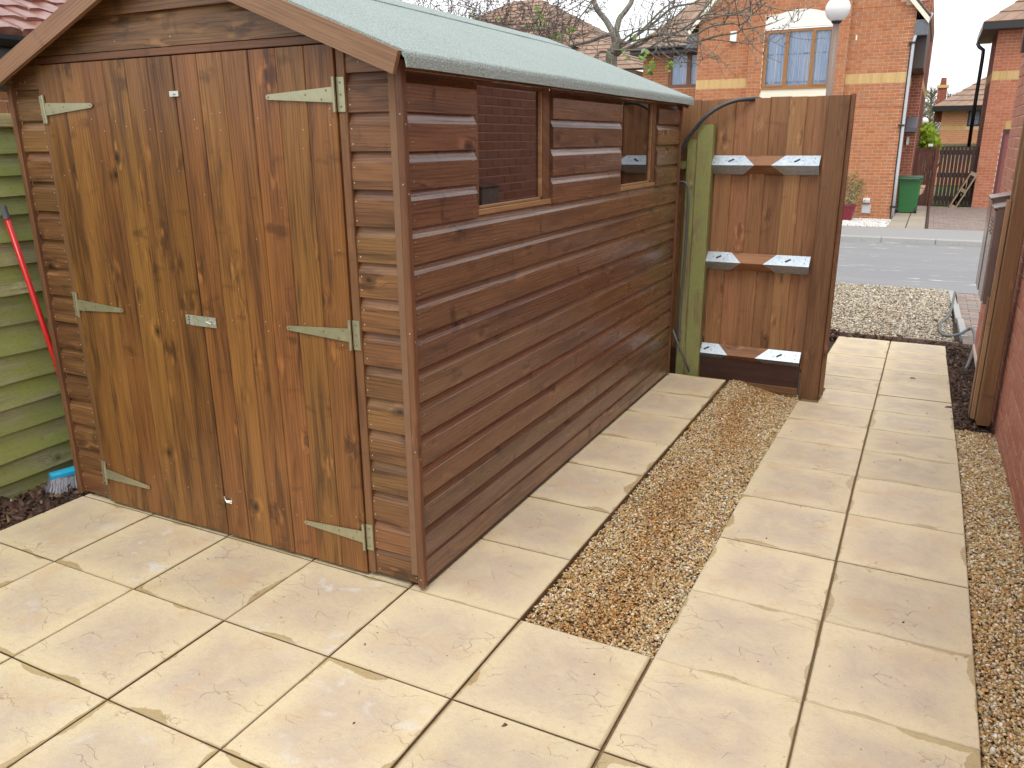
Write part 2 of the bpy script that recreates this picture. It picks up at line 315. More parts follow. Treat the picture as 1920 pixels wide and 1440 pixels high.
def slab_mat():
    k = NT('riven_buff_slab'); r = k.rnd(); o = k.obj(); x, y, z = k.xyz(o)
    r2 = k.math('FRACT', k.math('MULTIPLY', r, 13.37)); r3 = k.math('FRACT', k.math('MULTIPLY', r, 71.3))
    v = k.vm('ADD', o, k.comb(k.math('MULTIPLY', r, 41.0), k.math('MULTIPLY', r, 17.0), 0.0))
    e = k.math('SUBTRACT', 0.2255, k.math('MAXIMUM', k.math('ABSOLUTE', x), k.math('ABSOLUTE', y)))    # distance to the slab's edge
    n = k.noise(v, 3.3, 4, 0.55, 0.4); n2 = k.noise(v, 9, 5, 0.6, 0.5); nf = k.noise(v, 220, 3, 0.7); nm = k.noise(v, 45, 4, 0.65)
    c = k.mix(k.mr(n, 0.3, 0.7, 0, 1, True), (0.72, 0.615, 0.395), (0.66, 0.555, 0.385))
    c = k.mix(k.math('MULTIPLY', k.mr(e, 0.015, 0.13, 0, 1, True), k.mr(n2, 0.3, 0.6, 0.25, 1.0)), c, (0.545, 0.45, 0.345))
    c = k.mix(k.mr(k.noise(v, 5.5, 3), 0.52, 0.72, 0, 0.5, True), c, (0.60, 0.43, 0.255))
    c = k.mix(k.math('MULTIPLY', k.mr(n2, 0.56, 0.7, 0, 0.75, True), k.mr(r2, 0.4, 1.0, 0.0, 1.0)), c, (0.70, 0.68, 0.64))
    c = k.mix(k.mr(nf, 0.35, 0.65, 0.0, 0.25), c, (0.42, 0.33, 0.2)); c = k.mix(k.mr(nm, 0.5, 0.7, 0.0, 0.28), c, (0.46, 0.36, 0.24))
    # fine riven folds, a few of them holding dirt
    dn = k.n('TexNoise'); k.l(v, dn.inputs['Vector']); dn.inputs['Scale'].default_value = 14; dn.inputs['Detail'].default_value = 4
    wv = k.vm('ADD', v, k.vm('MULTIPLY', k.vm('SUBTRACT', dn.outputs['Color'], (0.5, 0.5, 0.5)), (0.09, 0.09, 0.09)))
    vo = k.n('TexVoronoi', feature='DISTANCE_TO_EDGE'); k.l(k.vm('MULTIPLY', wv, (1.0, 2.6, 1.0)), vo.inputs['Vector']); vo.inputs['Scale'].default_value = 6.0
    cr = k.math('MULTIPLY', k.mr(vo.outputs['Distance'], 0.0, 0.012, 1, 0), k.mr(k.noise(v, 7, 2), 0.53, 0.61, 0, 1, True))
    c = k.mix(k.math('MULTIPLY', cr, 0.6), c, (0.30, 0.19, 0.10)); sc_ = k.noise(k.vm('MULTIPLY', wv, (26, 120, 1)), 1.0, 2); c = k.mix(k.math('MULTIPLY', k.mr(sc_, 0.66, 0.72, 0, 0.5), k.mr(n2, 0.45, 0.6, 0, 1)), c, (0.40, 0.30, 0.19))
    pit = k.n('TexVoronoi'); k.l(v, pit.inputs['Vector']); pit.inputs['Scale'].default_value = 26
    pm = k.math('MULTIPLY', k.mr(pit.outputs['Distance'], 0.05, 0.11, 1, 0), k.math('GREATER_THAN', k.xyz(pit.outputs['Color'])[0], 0.86))
    c = k.mix(k.math('MULTIPLY', pm, 0.7), c, (0.2, 0.13, 0.07))
    # damp creeping in from some of the joints
    wet = k.math('ADD', k.math('MULTIPLY', k.math('SUBTRACT', k.noise(v, 4.2, 1), 0.535), 0.17), k.math('MULTIPLY', k.math('SUBTRACT', nm, 0.5), 0.02))
    wet = k.math('ADD', wet, k.mr(r3, 0.35, 1.0, -0.008, 0.016))
    wm = k.mr(k.math('SUBTRACT', wet, e), -0.0012, 0.0012, 0, 1)
    c = k.mix(k.math('MULTIPLY', wm, 0.72), c, k.mix(1.0, c, (0.60, 0.52, 0.34), 'MULTIPLY'))
    edge = k.mr(e, 0.0, 0.006, 0.6, 0.0)
    c = k.mix(edge, c, (0.38, 0.29, 0.16))
    c = k.mix(k.mr(z, -0.004, -0.0015, 0.92, 0.0), c, (0.15, 0.095, 0.045))
    h = k.n('HueSaturation'); k.l(c, h.inputs['Color']); k.put(k.mr(r, 0, 1, 0.93, 1.07), h.inputs['Value'])
    hh = k.math('ADD', k.math('ADD', k.math('MULTIPLY', n2, 1.3), k.math('MULTIPLY', nm, 0.55)), k.math('SUBTRACT', k.math('MULTIPLY', nf, 0.25), k.math('MULTIPLY', cr, 0.5)))
    k.bump(hh, 0.75, 0.004)
    return k.fin(h.outputs[0], k.mix(wm, k.mr(n2, 0.3, 0.7, 0.46, 0.66), 0.3))
M_slab = slab_mat()
M_bed = flat('sandy_joint_bed', (0.21, 0.145, 0.075), 0.95, 0, 0.3, 60, 0.6)
M_soil = flat('dark_soil', (0.06, 0.036, 0.024), 0.95, 0, 0.3, 25, 0.6)
M_gbed = flat('gravel_bed', (0.22, 0.14, 0.075), 0.95, 0, 0.3, 80, 0.8)
M_pebble = colattr('pea_gravel', 0.42, 0.2, 200, 0.5)
M_mulch = colattr('bark_chips', 0.75, 0.3, 90, 0.4, 0.6)

BR_A = [(0.41, 0.135, 0.05), (0.46, 0.165, 0.065), (0.49, 0.195, 0.083), (0.43, 0.145, 0.054), (0.38, 0.165, 0.08), (0.48, 0.175, 0.07)]
BR_O = [(0.42, 0.145, 0.09), (0.47, 0.175, 0.11), (0.50, 0.205, 0.135), (0.43, 0.15, 0.095), (0.46, 0.185, 0.125)]
BR_B = [(0.44, 0.14, 0.07), (0.50, 0.175, 0.09), (0.54, 0.205, 0.11), (0.46, 0.15, 0.08)]
BR_D = [(0.24, 0.065, 0.04), (0.30, 0.085, 0.05), (0.35, 0.11, 0.065), (0.26, 0.075, 0.045)]  # darker brick: the side walls' shade is put into the colour; also the chimney
BR_C = [(0.62, 0.27, 0.14), (0.68, 0.32, 0.17), (0.6, 0.25, 0.13)]
BR_Y = [(0.60, 0.40, 0.14), (0.68, 0.48, 0.2), (0.55, 0.36, 0.13)]
MBA, MBAs = brickm('orange_brick', BR_A), brickm('orange_brick_joined', BR_A, 1)
MBO, MBOs = brickm('red_brick', BR_O), brickm('red_brick_joined', BR_O, 1)
MBB = brickm('orange_red_brick_joined', BR_B, 1); MBD = brickm('dark_and_shaded_brick_joined', BR_D, 1); MBC = brickm('pale_orange_brick_joined', BR_C, 1)
MBY, MBYs = brickm('yellow_brick', BR_Y), brickm('yellow_brick_joined', BR_Y, 1)
M_mortA = flat('pale_mortar', (0.68, 0.49, 0.33), 0.9, 0, 0.1, 60)
M_mortO = flat('grey_pink_mortar', (0.70, 0.56, 0.47), 0.9, 0, 0.12, 60)
M_mortD = flat('buff_mortar', (0.66, 0.48, 0.34), 0.9, 0, 0.12, 60)
M_tile = brickm('brown_roof_tile', [(0.27, 0.175, 0.125), (0.33, 0.22, 0.16), (0.24, 0.16, 0.12)], 1, 0.8, 25)
M_redtile = brickm('red_roof_tile', [(0.20, 0.07, 0.05), (0.25, 0.09, 0.065), (0.17, 0.06, 0.045)], None, 0.28, 60)
M_black = flat('black_gutter', (0.018, 0.018, 0.02), 0.35)
M_soffit = flat('dark_soffit', (0.05, 0.035, 0.03), 0.5)
M_fasc = flat('brown_grey_fascia', (0.07, 0.065, 0.07), 0.5)
M_render = flat('white_render', (0.83, 0.82, 0.76), 0.8, 0, 0.03, 20)
M_cream = flat('cream_panel', (0.80, 0.75, 0.6), 0.7, 0, 0.03, 20)
M_frame = flat('golden_oak_frame', (0.33, 0.15, 0.045), 0.4, 0, 0.15, 12)
M_dframe = flat('brown_window_frame', (0.22, 0.09, 0.045), 0.5)
M_white = flat('white_plastic', (0.8, 0.8, 0.78), 0.4, 0, 0.04)
M_grey = flat('grey_plastic', (0.5, 0.52, 0.55), 0.5, 0, 0.05)
M_lead = flat('lead_flashing', (0.14, 0.15, 0.17), 0.45, 0.2, 0.2)
def road_mat():
    k = NT('grey_asphalt'); v = k.obj(); n = k.noise(v, 70, 4, .7); s1 = k.noise(k.vm('MULTIPLY', v, (1.1, 9, 1)), 1, 4, .7, .5); s2 = k.noise(k.vm('MULTIPLY', v, (.25, 1.1, 1)), 1, 3, .6)
    c = k.mix(n, (.17, .17, .178), (.27, .27, .275)); c = k.mix(k.mr(s2, .4, .7, 0, .45), c, (.30, .295, .285)); c = k.mix(k.mr(s1, .64, .67, 0, .85), c, (.68, .67, .64)); k.bump(n, .5, .003); return k.fin(c, .8)
M_asph = road_mat()
M_pave = flat('footway_asphalt', (0.29, 0.285, 0.28), 0.85, 0, 0.13, 60, 0.5)
M_kerb = flat('concrete_kerb', (0.36, 0.35, 0.33), 0.85, 0, 0.12, 20)
M_cslab = brickm('old_concrete_slab', [(0.33, 0.29, 0.22), (0.38, 0.34, 0.27), (0.3, 0.27, 0.21)], 1, 0.85, 8)
M_blockp = brickm('grey_block_paver', [(0.24, 0.19, 0.165), (0.29, 0.235, 0.2), (0.2, 0.165, 0.15), (0.27, 0.2, 0.17)], 1, 0.85, 20)
M_grass = flat('grass_ground', (0.09, 0.13, 0.03), 0.9, 0, 0.3, 8)
M_brown = flat('brown_meter_plastic', (0.17, 0.11, 0.095), 0.22, 0, 0.06, 10, 0.05, 0.6)
M_brown2 = flat('brown_meter_door', (0.27, 0.195, 0.17), 0.25, 0, 0.06, 10, 0.05, 0.6)  # door lightened: the sky's sheen on this face is put into the colour
M_bin = flat('green_bin_plastic', (0.035, 0.17, 0.055), 0.4, 0, 0.08, 10, 0.05)
M_bindk = flat('dark_green_bin_lid', (0.025, 0.09, 0.04), 0.35, 0, 0.08)
M_rub = flat('black_rubber', (0.012, 0.012, 0.013), 0.5)
M_cable = flat('black_hose', (0.035, 0.037, 0.042), 0.35, 0, 0.1)
M_gcable = flat('grey_cable', (0.10, 0.11, 0.12), 0.4, 0, 0.15)
M_red = flat('red_handle', (0.62, 0.022, 0.02), 0.3, 0, 0.03)
M_hgrey = flat('grey_handle_cap', (0.12, 0.13, 0.15), 0.5)
M_cyan = flat('cyan_brush_head', (0.02, 0.40, 0.66), 0.35, 0, 0.04)
M_card = flat('cardboard', (0.42, 0.27, 0.19), 0.9)
M_blue = flat('blue_plastic', (0.015, 0.035, 0.17), 0.5)
M_pot = flat('burgundy_glazed_pot', (0.20, 0.02, 0.035), 0.3, 0, 0.08)
M_lamppost = flat('brown_painted_steel', (0.22, 0.15, 0.12), 0.5)
M_globe = NT('frosted_globe'); M_globe.b.inputs['Transmission Weight'].default_value = 0.0
M_globe = M_globe.fin((0.78, 0.76, 0.76), 0.12, 0, 0.6)
def bark_mat():
    k = NT('grey_speckled_bark'); v = k.obj(); n = k.noise(k.vm('MULTIPLY', v, (1, 1, .5)), 60, 4, .7); n2 = k.noise(v, 14, 3, .6)
    c = k.mix(k.mr(n, .35, .65), (0.075, 0.062, 0.05), (0.27, 0.25, 0.21)); c = k.mix(k.mr(n2, .5, .7, 0, .6), c, (0.17, 0.175, 0.1))
    k.bump(n, .7, .006); return k.fin(c, .85)
M_bark = bark_mat()
M_twig = flat('brown_twig', (0.12, 0.085, 0.07), 0.7, 0, 0.25, 15)
def leaf_mat():
    k = NT('fresh_leaf'); c = k.attr('col'); t = k.n('BsdfTranslucent'); k.l(c, t.inputs[0]); mx = k.n('MixShader'); mx.inputs[0].default_value = .45
    k.fin(c, .45); k.l(k.b.outputs[0], mx.inputs[1]); k.l(t.outputs[0], mx.inputs[2]); k.l(mx.outputs[0], k.out.inputs[0]); return k.m
M_leaf = leaf_mat()
M_curt = NT('net_curtain'); _v = M_curt.obj(); _x = M_curt.xyz(_v)
_n = M_curt.noise(M_curt.vm('MULTIPLY', _v, (30, 30, 0.8)), 1, 3, .6)
_s = M_curt.math('FRACT', M_curt.math('MULTIPLY', _x[2], 1.55))
_band = M_curt.math('MULTIPLY', M_curt.mr(M_curt.math('ABSOLUTE', M_curt.math('SUBTRACT', _s, 0.5)), 0.0, 0.05, 1, 0), M_curt.mr(M_curt.noise(_v, 16, 2), .4, .6))
_c = M_curt.mix(M_curt.mr(_n, .35, .65), (0.50, 0.66, 0.86), (0.93, 0.95, 0.97)); _c = M_curt.mix(_band, _c, (0.12, 0.2, 0.35))
M_curt = M_curt.fin(_c, .8)
# ================================================================== SETTING
S = 0.457; OX = 0.0194
def zpath(y): return 0.0 if y < 1.83 else (-(y - 1.83) * 0.0583 if y < 5.93 else -0.239)
def sheet(name, xs, yz, mat, kind='structure', parent=None):
    mb = MB(); n = len(xs)
    for y, z in yz:
        for x in xs: mb.v.append((x, y, z))
    for j in range(len(yz) - 1):
        for i in range(n - 1):
            mb.f.append((j * n + i, j * n + i + 1, (j + 1) * n + i + 1, (j + 1) * n + i))
    mb.r = [0.0] * len(mb.f); mb.mi = [0] * len(mb.f)
    return mb.build(name, mat, parent, kind=kind, fix=False)
sheet('ground', [-150, -3, 1.6, 150], [(-60, -.06), (1.8, -.06), (6.1, -.30), (9.2, -.31), (16.3, -.34), (19.6, -.36), (400, -.36)], M_soil)
sheet('road', [-60, 60], [(9.2, -.285), (14.5, -.30)], M_asph)
# footway with a real kerb, raised above the road
mb = MB(); mb.box((-60, 14.62, -.5), (60, 16.45, -.205)); mb.build('pavement', M_pave, kind='structure')
kb = sheet('kerb', [-60, -59.9], [(14.5, -.45), (14.6, -.45)], M_kerb)
_b = MB(); _b.prism(cham(0.115, .3, .015), .905); _km = _b.mesh('kerbstone', M_kerb)
for i in range(14): inst('kerbstone', _km, frame((-6 + i * .914, 14.50, -.5), (1, 0, 0), (0, 1, 0)), kb)

# patio slabs
slabme = {}
def slab_mesh(wx, wy):
    key = (round(wx, 3), round(wy, 3))
    if key not in slabme:
        c = .003; mb = MB(); a, b = wx / 2, wy / 2
        vs = []
        for (ins, z) in ((0, -.036), (0, -c), (c, 0)):
            vs += [(-a + ins, -b + ins, z), (a - ins, -b + ins, z), (a - ins, b - ins, z), (-a + ins, b - ins, z)]
        fs = [(0, 3, 2, 1), (8, 9, 10, 11)] + [(l * 4 + i, l * 4 + (i + 1) % 4, l * 4 + 4 + (i + 1) % 4, l * 4 + 4 + i) for l in (0, 1) for i in range(4)]
        mb.add(vs, fs); slabme[key] = mb.mesh('slab', M_slab, fix=False)
    return slabme[key]
def lay(parent, x0, x1, y0, y1, g=.005, zf=zpath):
    me = slab_mesh(x1 - x0 - g, y1 - y0 - g)
    z0, z1 = zf(y0), zf(y1)
    Y = Vector((0, y1 - y0, z1 - z0)).normalized(); q = R(random.gauss(0, .12))
    X = Vector((math.cos(q), math.sin(q), 0)); X = (X - Y * X.dot(Y)).normalized(); Z = X.cross(Y)
    c = ((x0 + x1) / 2 + random.gauss(0, .0006), (y0 + y1) / 2 + random.gauss(0, .0006), (z0 + z1) / 2 + random.gauss(0, .0007))
    mw = Matrix(((X[0], Y[0], Z[0], c[0]), (X[1], Y[1], Z[1], c[1]), (X[2], Y[2], Z[2], c[2]), (0, 0, 0, 1)))
    inst('slab', me, mw, parent)
flatz = lambda y: 0.0
pt = sheet('patio', [-5 * S + .01, 3 * S + OX - .008], [(-6 * S + .01, -.011), (-.005, -.011)], M_bed)
for j in range(-6, 0):
    for i in range(-5, 3):
        o = OX if i >= 1 else (OX * .5 if i == 0 else 0); w_ = OX * .3 if i == 0 else 0
        lay(pt, i * S + o - w_, (i + 1) * S + o + w_, j * S, (j + 1) * S, zf=flatz)
ps = sheet('slab_strip', [-2 * S, -.008], [(0.0, -.011), (7 * S - .01, -.011)], M_bed)
for j in range(7): lay(ps, -S, 0, j * S, (j + 1) * S, zf=flatz)
for i in range(-5, -1): lay(ps, i * S, (i + 1) * S, 0, S, zf=flatz)
pp = sheet('path', [S + OX + .008, 3 * S + OX - .008], [(0, -.013), (1.83, -.013), (5.9, -.252)], M_bed)
for j in range(13):
    y0, y1 = j * S - .006, (j + 1) * S - .006
    for i in (1, 2):
        lay(pp, i * S + OX + (0 if i == 1 else .001) + (.12 if (j == 7 and i == 1) else 0), (i + 1) * S + OX - (.001 if i == 1 else 0), y0, y1, g=.005)
# gravel borders: one bed each with loose stones
GP = [(0.58, 0.40, 0.17), (0.66, 0.52, 0.29), (0.42, 0.29, 0.14), (0.74, 0.65, 0.46), (0.52, 0.29, 0.09), (0.27, 0.19, 0.12), (0.33, 0.33, 0.31), (0.84, 0.79, 0.66), (0.12, 0.09, 0.07)]
GW = [5.5, 5, 3, 3.6, 3.2, 1.3, .5, 1.6, .25]
sheet('gravel_border', [0.0, .10, .24, .36, S + OX], [(0, -.036), (1.8, -.040), (3.32, -.135)], M_gbed)
def gstrip(name, n, x0, x1, y0, y1, zf, size, pal=GP, wts=GW, base='ico', rust=1.0, jit=.12, zs=.006, mat=None):
    x = rng.uniform(x0, x1, n); y = rng.uniform(y0, y1, n); z = zf(x, y) + rng.uniform(-zs, zs, n)
    c = pick(pal, n, wts, jit)
    if rust:
        f = np.exp(-((x - .23 - .05 * np.sin(y * 4)) / .11) ** 2) * 1.5 - .45 + np.sin(y * 5.3 + x * 7) * .3 + np.sin(y * 1.9 + 1) * .3 + rng.normal(0, .55, n) + (x > 1) * (.15 + .5 * np.sin(y * 2.3))
        m = np.clip(f * .9, 0, 1)[:, None] * rust; c = c * (1 - m) + c * np.array([[.74, .50, .25]]) * m
    return scatter(name, np.c_[x, y, z], size * rng.lognormal(0, .22, n), c, mat or M_pebble, base)
zl = lambda x, y: -.024 + np.where(y < 1.83, 0, -(y - 1.83) * .0583) * np.clip(x / .4, 0.15, 1) * 1.0
gstrip('gravel', 36000, .003, S + OX - .004, .004, 3.40, zl, .0105, rust=.7)
sheet('gravel_margin', [3 * S + OX, 1.62], [(-3.0, -.036), (1.83, -.036), (3.10, -.11)], M_gbed)
zr_ = lambda x, y: -.024 + np.where(y < 1.83, 0, -(y - 1.83) * .0583)
gstrip('gravel', 20000, 3 * S + OX + .004, 1.6, -1.1, 3.06, zr_, .0115, rust=.55)
sheet('gravel_yard', [-6, 1.46], [(6.12, -.275), (9.2, -.285)], M_gbed)
GY = [(0.60, 0.52, 0.38), (0.48, 0.40, 0.28), (0.36, 0.28, 0.19), (0.66, 0.61, 0.51), (0.28, 0.235, 0.19), (0.78, 0.74, 0.66)]
gstrip('gravel', 26000, -1.1, 1.46, 6.14, 9.22, lambda x, y: -.262 + 0 * x, .024, GY, [4, 4, 3, 3, 1.5, 1.2], 'oct', .1, .14, .01)
# timber edging of the yard and the white pole lying on it
e_ = thing('edging_board', (-.5, 6.1, -.27), 'thin timber edging board between the bark and the pale gravel yard', 'edging')
board('board', e_, (-3.2, 6.115, -.30), (1, 0, 0), (0, 1, 0), 4.7, .065, .02, M_pallet)
e2 = thing('concrete_edging', (1.5, 7.8, -.27), 'pale grey concrete edging strip between gravel yard and driveway', 'edging')
p0 = P(1808, 632, 2, -.25); p1 = P(1781, 546, 2, -.25)
for k in range(3):
    a = p0.lerp(p1, k / 3); b = p0.lerp(p1, (k + 1) / 3 - .004); board('edging_stone', e2, (a[0] + .03, a[1], -.30), (b - a), (-1, 0, 0), (b - a).length, .06, .06, M_kerb)
# bark mulch
def mulch(name, n, x0, x1, y0, y1, z0, zf=None):
    x = rng.uniform(x0, x1, n); y = rng.uniform(y0, y1, n); z = (zf(x, y) if zf else z0) + rng.uniform(-.008, .014, n)
    c = pick([(.085, .045, .03), (.13, .07, .045), (.05, .028, .02), (.2, .125, .08), (.3, .2, .13)], n, [5, 4, 4, 1.3, .35], .2)
    return scatter(name, np.c_[x, y, z], .03 * rng.lognormal(0, .35, n), c, M_mulch, 'oct', .28, .5, 1.7, smooth=False)
mulch('bark_mulch', 7000, -2.62, -5 * S - .004, -1.6, 1.0, -.03)
zm = lambda x, y: -.035 - np.clip(y - 1.83, 0, 4.1) * .0583
mulch('bark_mulch', 9000, 3 * S + OX + .004, 1.62, 3.05, 6.10, 0, zm)
mulch('bark_mulch', 2600, -.2, 3 * S + OX, 5.945, 6.10, -.258)
mulch('bark_mulch', 1500, -.3, S, 3.5, 6.0, -.2)
# driveway beyond the yard on the right, drive and slabs across the road
def paver_field(name, x0, x1, y0, y1, z, dx, dy, mat, bedmat, label=None, gap=.006, z1=None, running=True, parts=False):
    z1 = z if z1 is None else z1
    st = sheet(name, [x0, x1], [(y0, z - .012), (y1, z1 - .012)], bedmat)
    mb = MB(); ny = int((y1 - y0) / dy); nx = int((x1 - x0) / dx) + 1
    for j in range(ny):
        for i in range(nx):
            a = x0 + i * dx - (dx / 2 if running and j % 2 else 0); b = min(a + dx - gap, x1); a = max(a, x0)
            if b - a < .03: continue
            zz = z + (z1 - z) * (j + .5) / ny + random.gauss(0, .0012); mb.cr = random.random() * .99 + .01
            mb.box((a, y0 + j * dy, zz - .03), (b, y0 + (j + 1) * dy - gap, zz))
    mb.build('paving_block' if dx < .3 else 'slab', mat, st, kind='stuff'); return st
paver_field('driveway', 1.54, 3.4, 6.2, 9.2, -.262, .2, .1, M_blockp, M_soil, z1=-.27)
xa, xb = P(1735, 430, 2, -.22)[0], 7.0
paver_field('driveway', xa + .05, 6.5, 16.46, 24.2, -.20, .2, .1, M_blockp, M_soil, z1=-.30)
xs0 = P(1662, 428, 2, -.21)[0]
sp = sheet('slab_path', [xs0, xa], [(16.46, -.222), (24.2, -.322)], M_soil)
for j in range(11):
    for i in range(2):
        wd = (xa - xs0) / 2; y0 = 16.46 + j * .7; mb = MB(); mb.cr = random.random() * .99 + .01
        z = -.205 - .1 * (j * .7 / 7.74); mb.box((0, 0, -.03), (wd - .02, .68, 0)); mb.build('slab', M_cslab, sp, Matrix.Translation((xs0 + i * wd, y0, z)))
mb = MB(); mb.box((xa, 16.46, -.3), (xa + .045, 24.2, -.22)); e3 = mb.build('driveway_edging', M_soil, kind='structure')
# white gravel at the foot of the far house
sheet('white_gravel_bed', [-6, xs0 - .01], [(16.46, -.215), (19.55, -.335)], M_gbed)
gstrip('white_gravel', 16000, -2.2, xs0 - .02, 16.48, 19.5, lambda x, y: -.205 - (y - 16.46) * .037, .045, [(.8, .78, .74), (.7, .66, .6), (.86, .85, .82), (.45, .42, .38)], [4, 2, 3, 1], 'oct', 0, .06, .012)

# ------------------------------------------------------------------ bricks
def brick_me(name, w_, h_, d_, mat):
    mb = MB(); mb.prism(cham(d_, h_, .003), w_); return mb.mesh(name, mat)
def brick_wall(parent, origin, X, Y, width, z0, z1, mats, mort, holes=(), npart=0, thick=.1, bands=(), first=0, name='wall', depth=.02, zcap=None, rake=None, mortdepth=.007, wantpx=None, only=None):
    """X along the wall, Y into the wall; bricks stand mortdepth proud of the mortar face. holes: (x0,x1,z0,z1)."""
    mw = frame(origin, X, Y); base = mw
    # mortar body with openings left out: built as a grid of cells
    xs = sorted(set([0, width] + [v for h in holes for v in h[:2] if 0 < v < width])); zs = sorted(set([z0, z1] + [v for h in holes for v in h[2:] if z0 < v < z1]))
    mb = MB()
    if rake is None:
        for i in range(len(xs) - 1):
            for j in range(len(zs) - 1):
                cx, cz = (xs[i] + xs[i + 1]) / 2, (zs[j] + zs[j + 1]) / 2
                if any(h[0] < cx < h[1] and h[2] < cz < h[3] for h in holes): continue
                mb.box((xs[i], mortdepth, zs[j]), (xs[i + 1], thick, zs[j + 1]), flipm(mw))
    else:
        for i in range(len(xs) - 1):
            a, b = xs[i], xs[i + 1]; hs_ = sorted([h for h in holes if h[0] < (a + b) / 2 < h[1]], key=lambda h: h[2]); z = z0
            segs = []
            for h in hs_:
                segs.append((z, h[2])); z = h[3]
            for (p, q) in segs: mb.box((a, mortdepth, p), (b, thick, q), flipm(mw))
            pk = [a] + ([rake[0]] if a < rake[0] < b else []) + [b]
            for p, q in zip(pk[:-1], pk[1:]):
                ta, tb = rk(rake, p), rk(rake, q); F = flipm(mw)
                mb.add([F @ Vector(v) for v in ((p, mortdepth, z), (q, mortdepth, z), (q, thick, z), (p, thick, z), (p, mortdepth, ta), (q, mortdepth, tb), (q, thick, tb), (p, thick, ta))],
                       [(0, 3, 2, 1), (4, 5, 6, 7), (0, 1, 5, 4), (1, 2, 6, 5), (2, 3, 7, 6), (3, 0, 4, 7)])
    wobj = mb.build(name, mort, parent)
    # collect bricks
    L = []; H = .075; row = 0; z = z0
    while z < z1 - .02:
        bd = next((b for b in bands if b[0] <= z + .01 < b[1]), None)
        if bd:       # soldier course
            hh = bd[1] - bd[0] - .01; x = 0
            while x < width - .02: L.append((x + .005, z + .005, min(.065, width - x - .01), hh, 1)); x += .075
            z = bd[1]; continue
        x = -(.1125 if row % 2 else 0) + first
        while x < width - .01:
            a, b = max(x, 0) + .005, min(x + .225, width) - .005
            if b - a > .012: L.append((a, z + .005, b - a, .065, 0))
            x += .225
        z += H; row += 1
    out = []
    for (a, zz, w_, h_, y_) in L:
        segs = [(a, a + w_)]
        for hx0, hx1, hz0, hz1 in holes:
            if zz + h_ > hz0 + .012 and zz < hz1 - .012:
                n = []
                for p, q in segs:
                    if q <= hx0 or p >= hx1: n.append((p, q))
                    else:
                        if p < hx0 - .02: n.append((p, hx0 - .004))
                        if q > hx1 + .02: n.append((hx1 + .004, q))
                segs = n
        for p, q in segs:
            if rake and zz + h_ > min(rk(rake, p), rk(rake, q)) - .02: continue
            if only and not only(p, q, zz): continue
            if q - p > .010: out.append((p, zz, q - p, h_, y_))
    def vis(b):
        c = mw @ Vector((b[0] + b[2] / 2, 0, 0)); c = Vector((c[0], c[1], origin[2] + b[1] + b[3] / 2)); x, y, d = project(c)
        return (0 if (d > 0.1 and -20 < x < 1940 and -20 < y < 1460) else 1, d)
    order = sorted(out, key=(wantpx or vis)) if npart else out
    meshes = {}
    st = {0: MB(), 1: MB()}; st[0].cr = st[1].cr = 0
    F = flipm(mw)
    for n, (a, zz, w_, h_, y_) in enumerate(order):
        dy = random.uniform(-.0012, .0012)
        if n < npart:
            k = (round(w_, 3), round(h_, 3), y_)
            if k not in meshes: meshes[k] = brick_me('brick', w_, h_, .03, mats[1] if y_ else mats[0])
            o = F @ Vector((a, dy, zz)); inst('brick', meshes[k], frame(o, X, Y), wobj if parent is None else wobj)
        else:
            s_ = st[y_]; s_.cr = random.random() * .99 + .01; s_.box((a, dy, zz), (a + w_, .03, zz + h_), F)
    for y_ in (0, 1):
        if st[y_].v: st[y_].build('brick', mats[3] if y_ else mats[2], wobj, kind='stuff')
    return wobj
def flipm(mw): return mw
def rk(r, x): # gable: (apex x, apex z, slope left, slope right)
    return r[1] - (r[0] - x) * r[2] if x < r[0] else r[1] - (x - r[0]) * r[3]

# grit and small crumbs lying about on the slabs
gn = 420; gx_ = rng.uniform(-2.2, 1.38, gn); gy_ = rng.uniform(-1.6, 5.6, gn); keep = ((gy_ < 0) | (gx_ > .49) | ((gx_ > -.37) & (gx_ < 0) & (gy_ < 3.1))); gx_, gy_ = gx_[keep], gy_[keep]
scatter('grit', np.c_[gx_, gy_, np.array([zpath(a) for a in gy_]) + .001], .0045 * rng.lognormal(0, .45, len(gx_)), pick([(.10, .06, .035), (.7, .62, .48), (.3, .2, .1), (.05, .035, .03)], len(gx_), [5, 2, 3, 2]), M_pebble, 'oct')
# ================================================================== THE SHED
PITCH = .1189; ZB = .022; ZC = [.004 + PITCH * k for k in range(20)]
XR, XL, YF, YB = -.396, -2.302, .012, 3.135
XRG, ZRG, SLP = -1.36, 2.236, .393
def roofz(x): return ZRG - abs(x - XRG) * SLP
shed = thing('garden_shed', (-1.35, 1.57, 0), 'brown stained wooden apex shed with double doors, two side windows and green felt roof', 'shed')
Tn = .0175
def shiplap(h): return [(0, .0015), (.0, min(h, .0835)), (.0015, .0845), (.008, .096), (.0125, .109), (.0145, h), (Tn, h), (Tn, 0), (.001, 0)]
prof_full = shiplap(PITCH); prof0 = shiplap(ZC[1] - ZB)
def course(parent, k, o, X, Y, L, mat, name='cladding_board'):
    pr = prof0 if k == 0 else prof_full
    return board(name, parent, o, X, Y, L, 0, Tn, mat, prof=pr)
MW = 'cladding_board'
nails = MB()
def nail(p, n, r=.0026):
    n = Vector(n).normalized(); a = Vector((0, 0, 1)) if abs(n.z) < .9 else Vector((1, 0, 0)); a = n.cross(a).normalized(); b = n.cross(a); p = Vector(p)
    nails.add([p + a * r * math.cos(t) + b * r * math.sin(t) for t in [i * math.pi / 3 for i in range(6)]] + [p + n * .0012], [(i, (i + 1) % 6, 6) for i in range(6)])
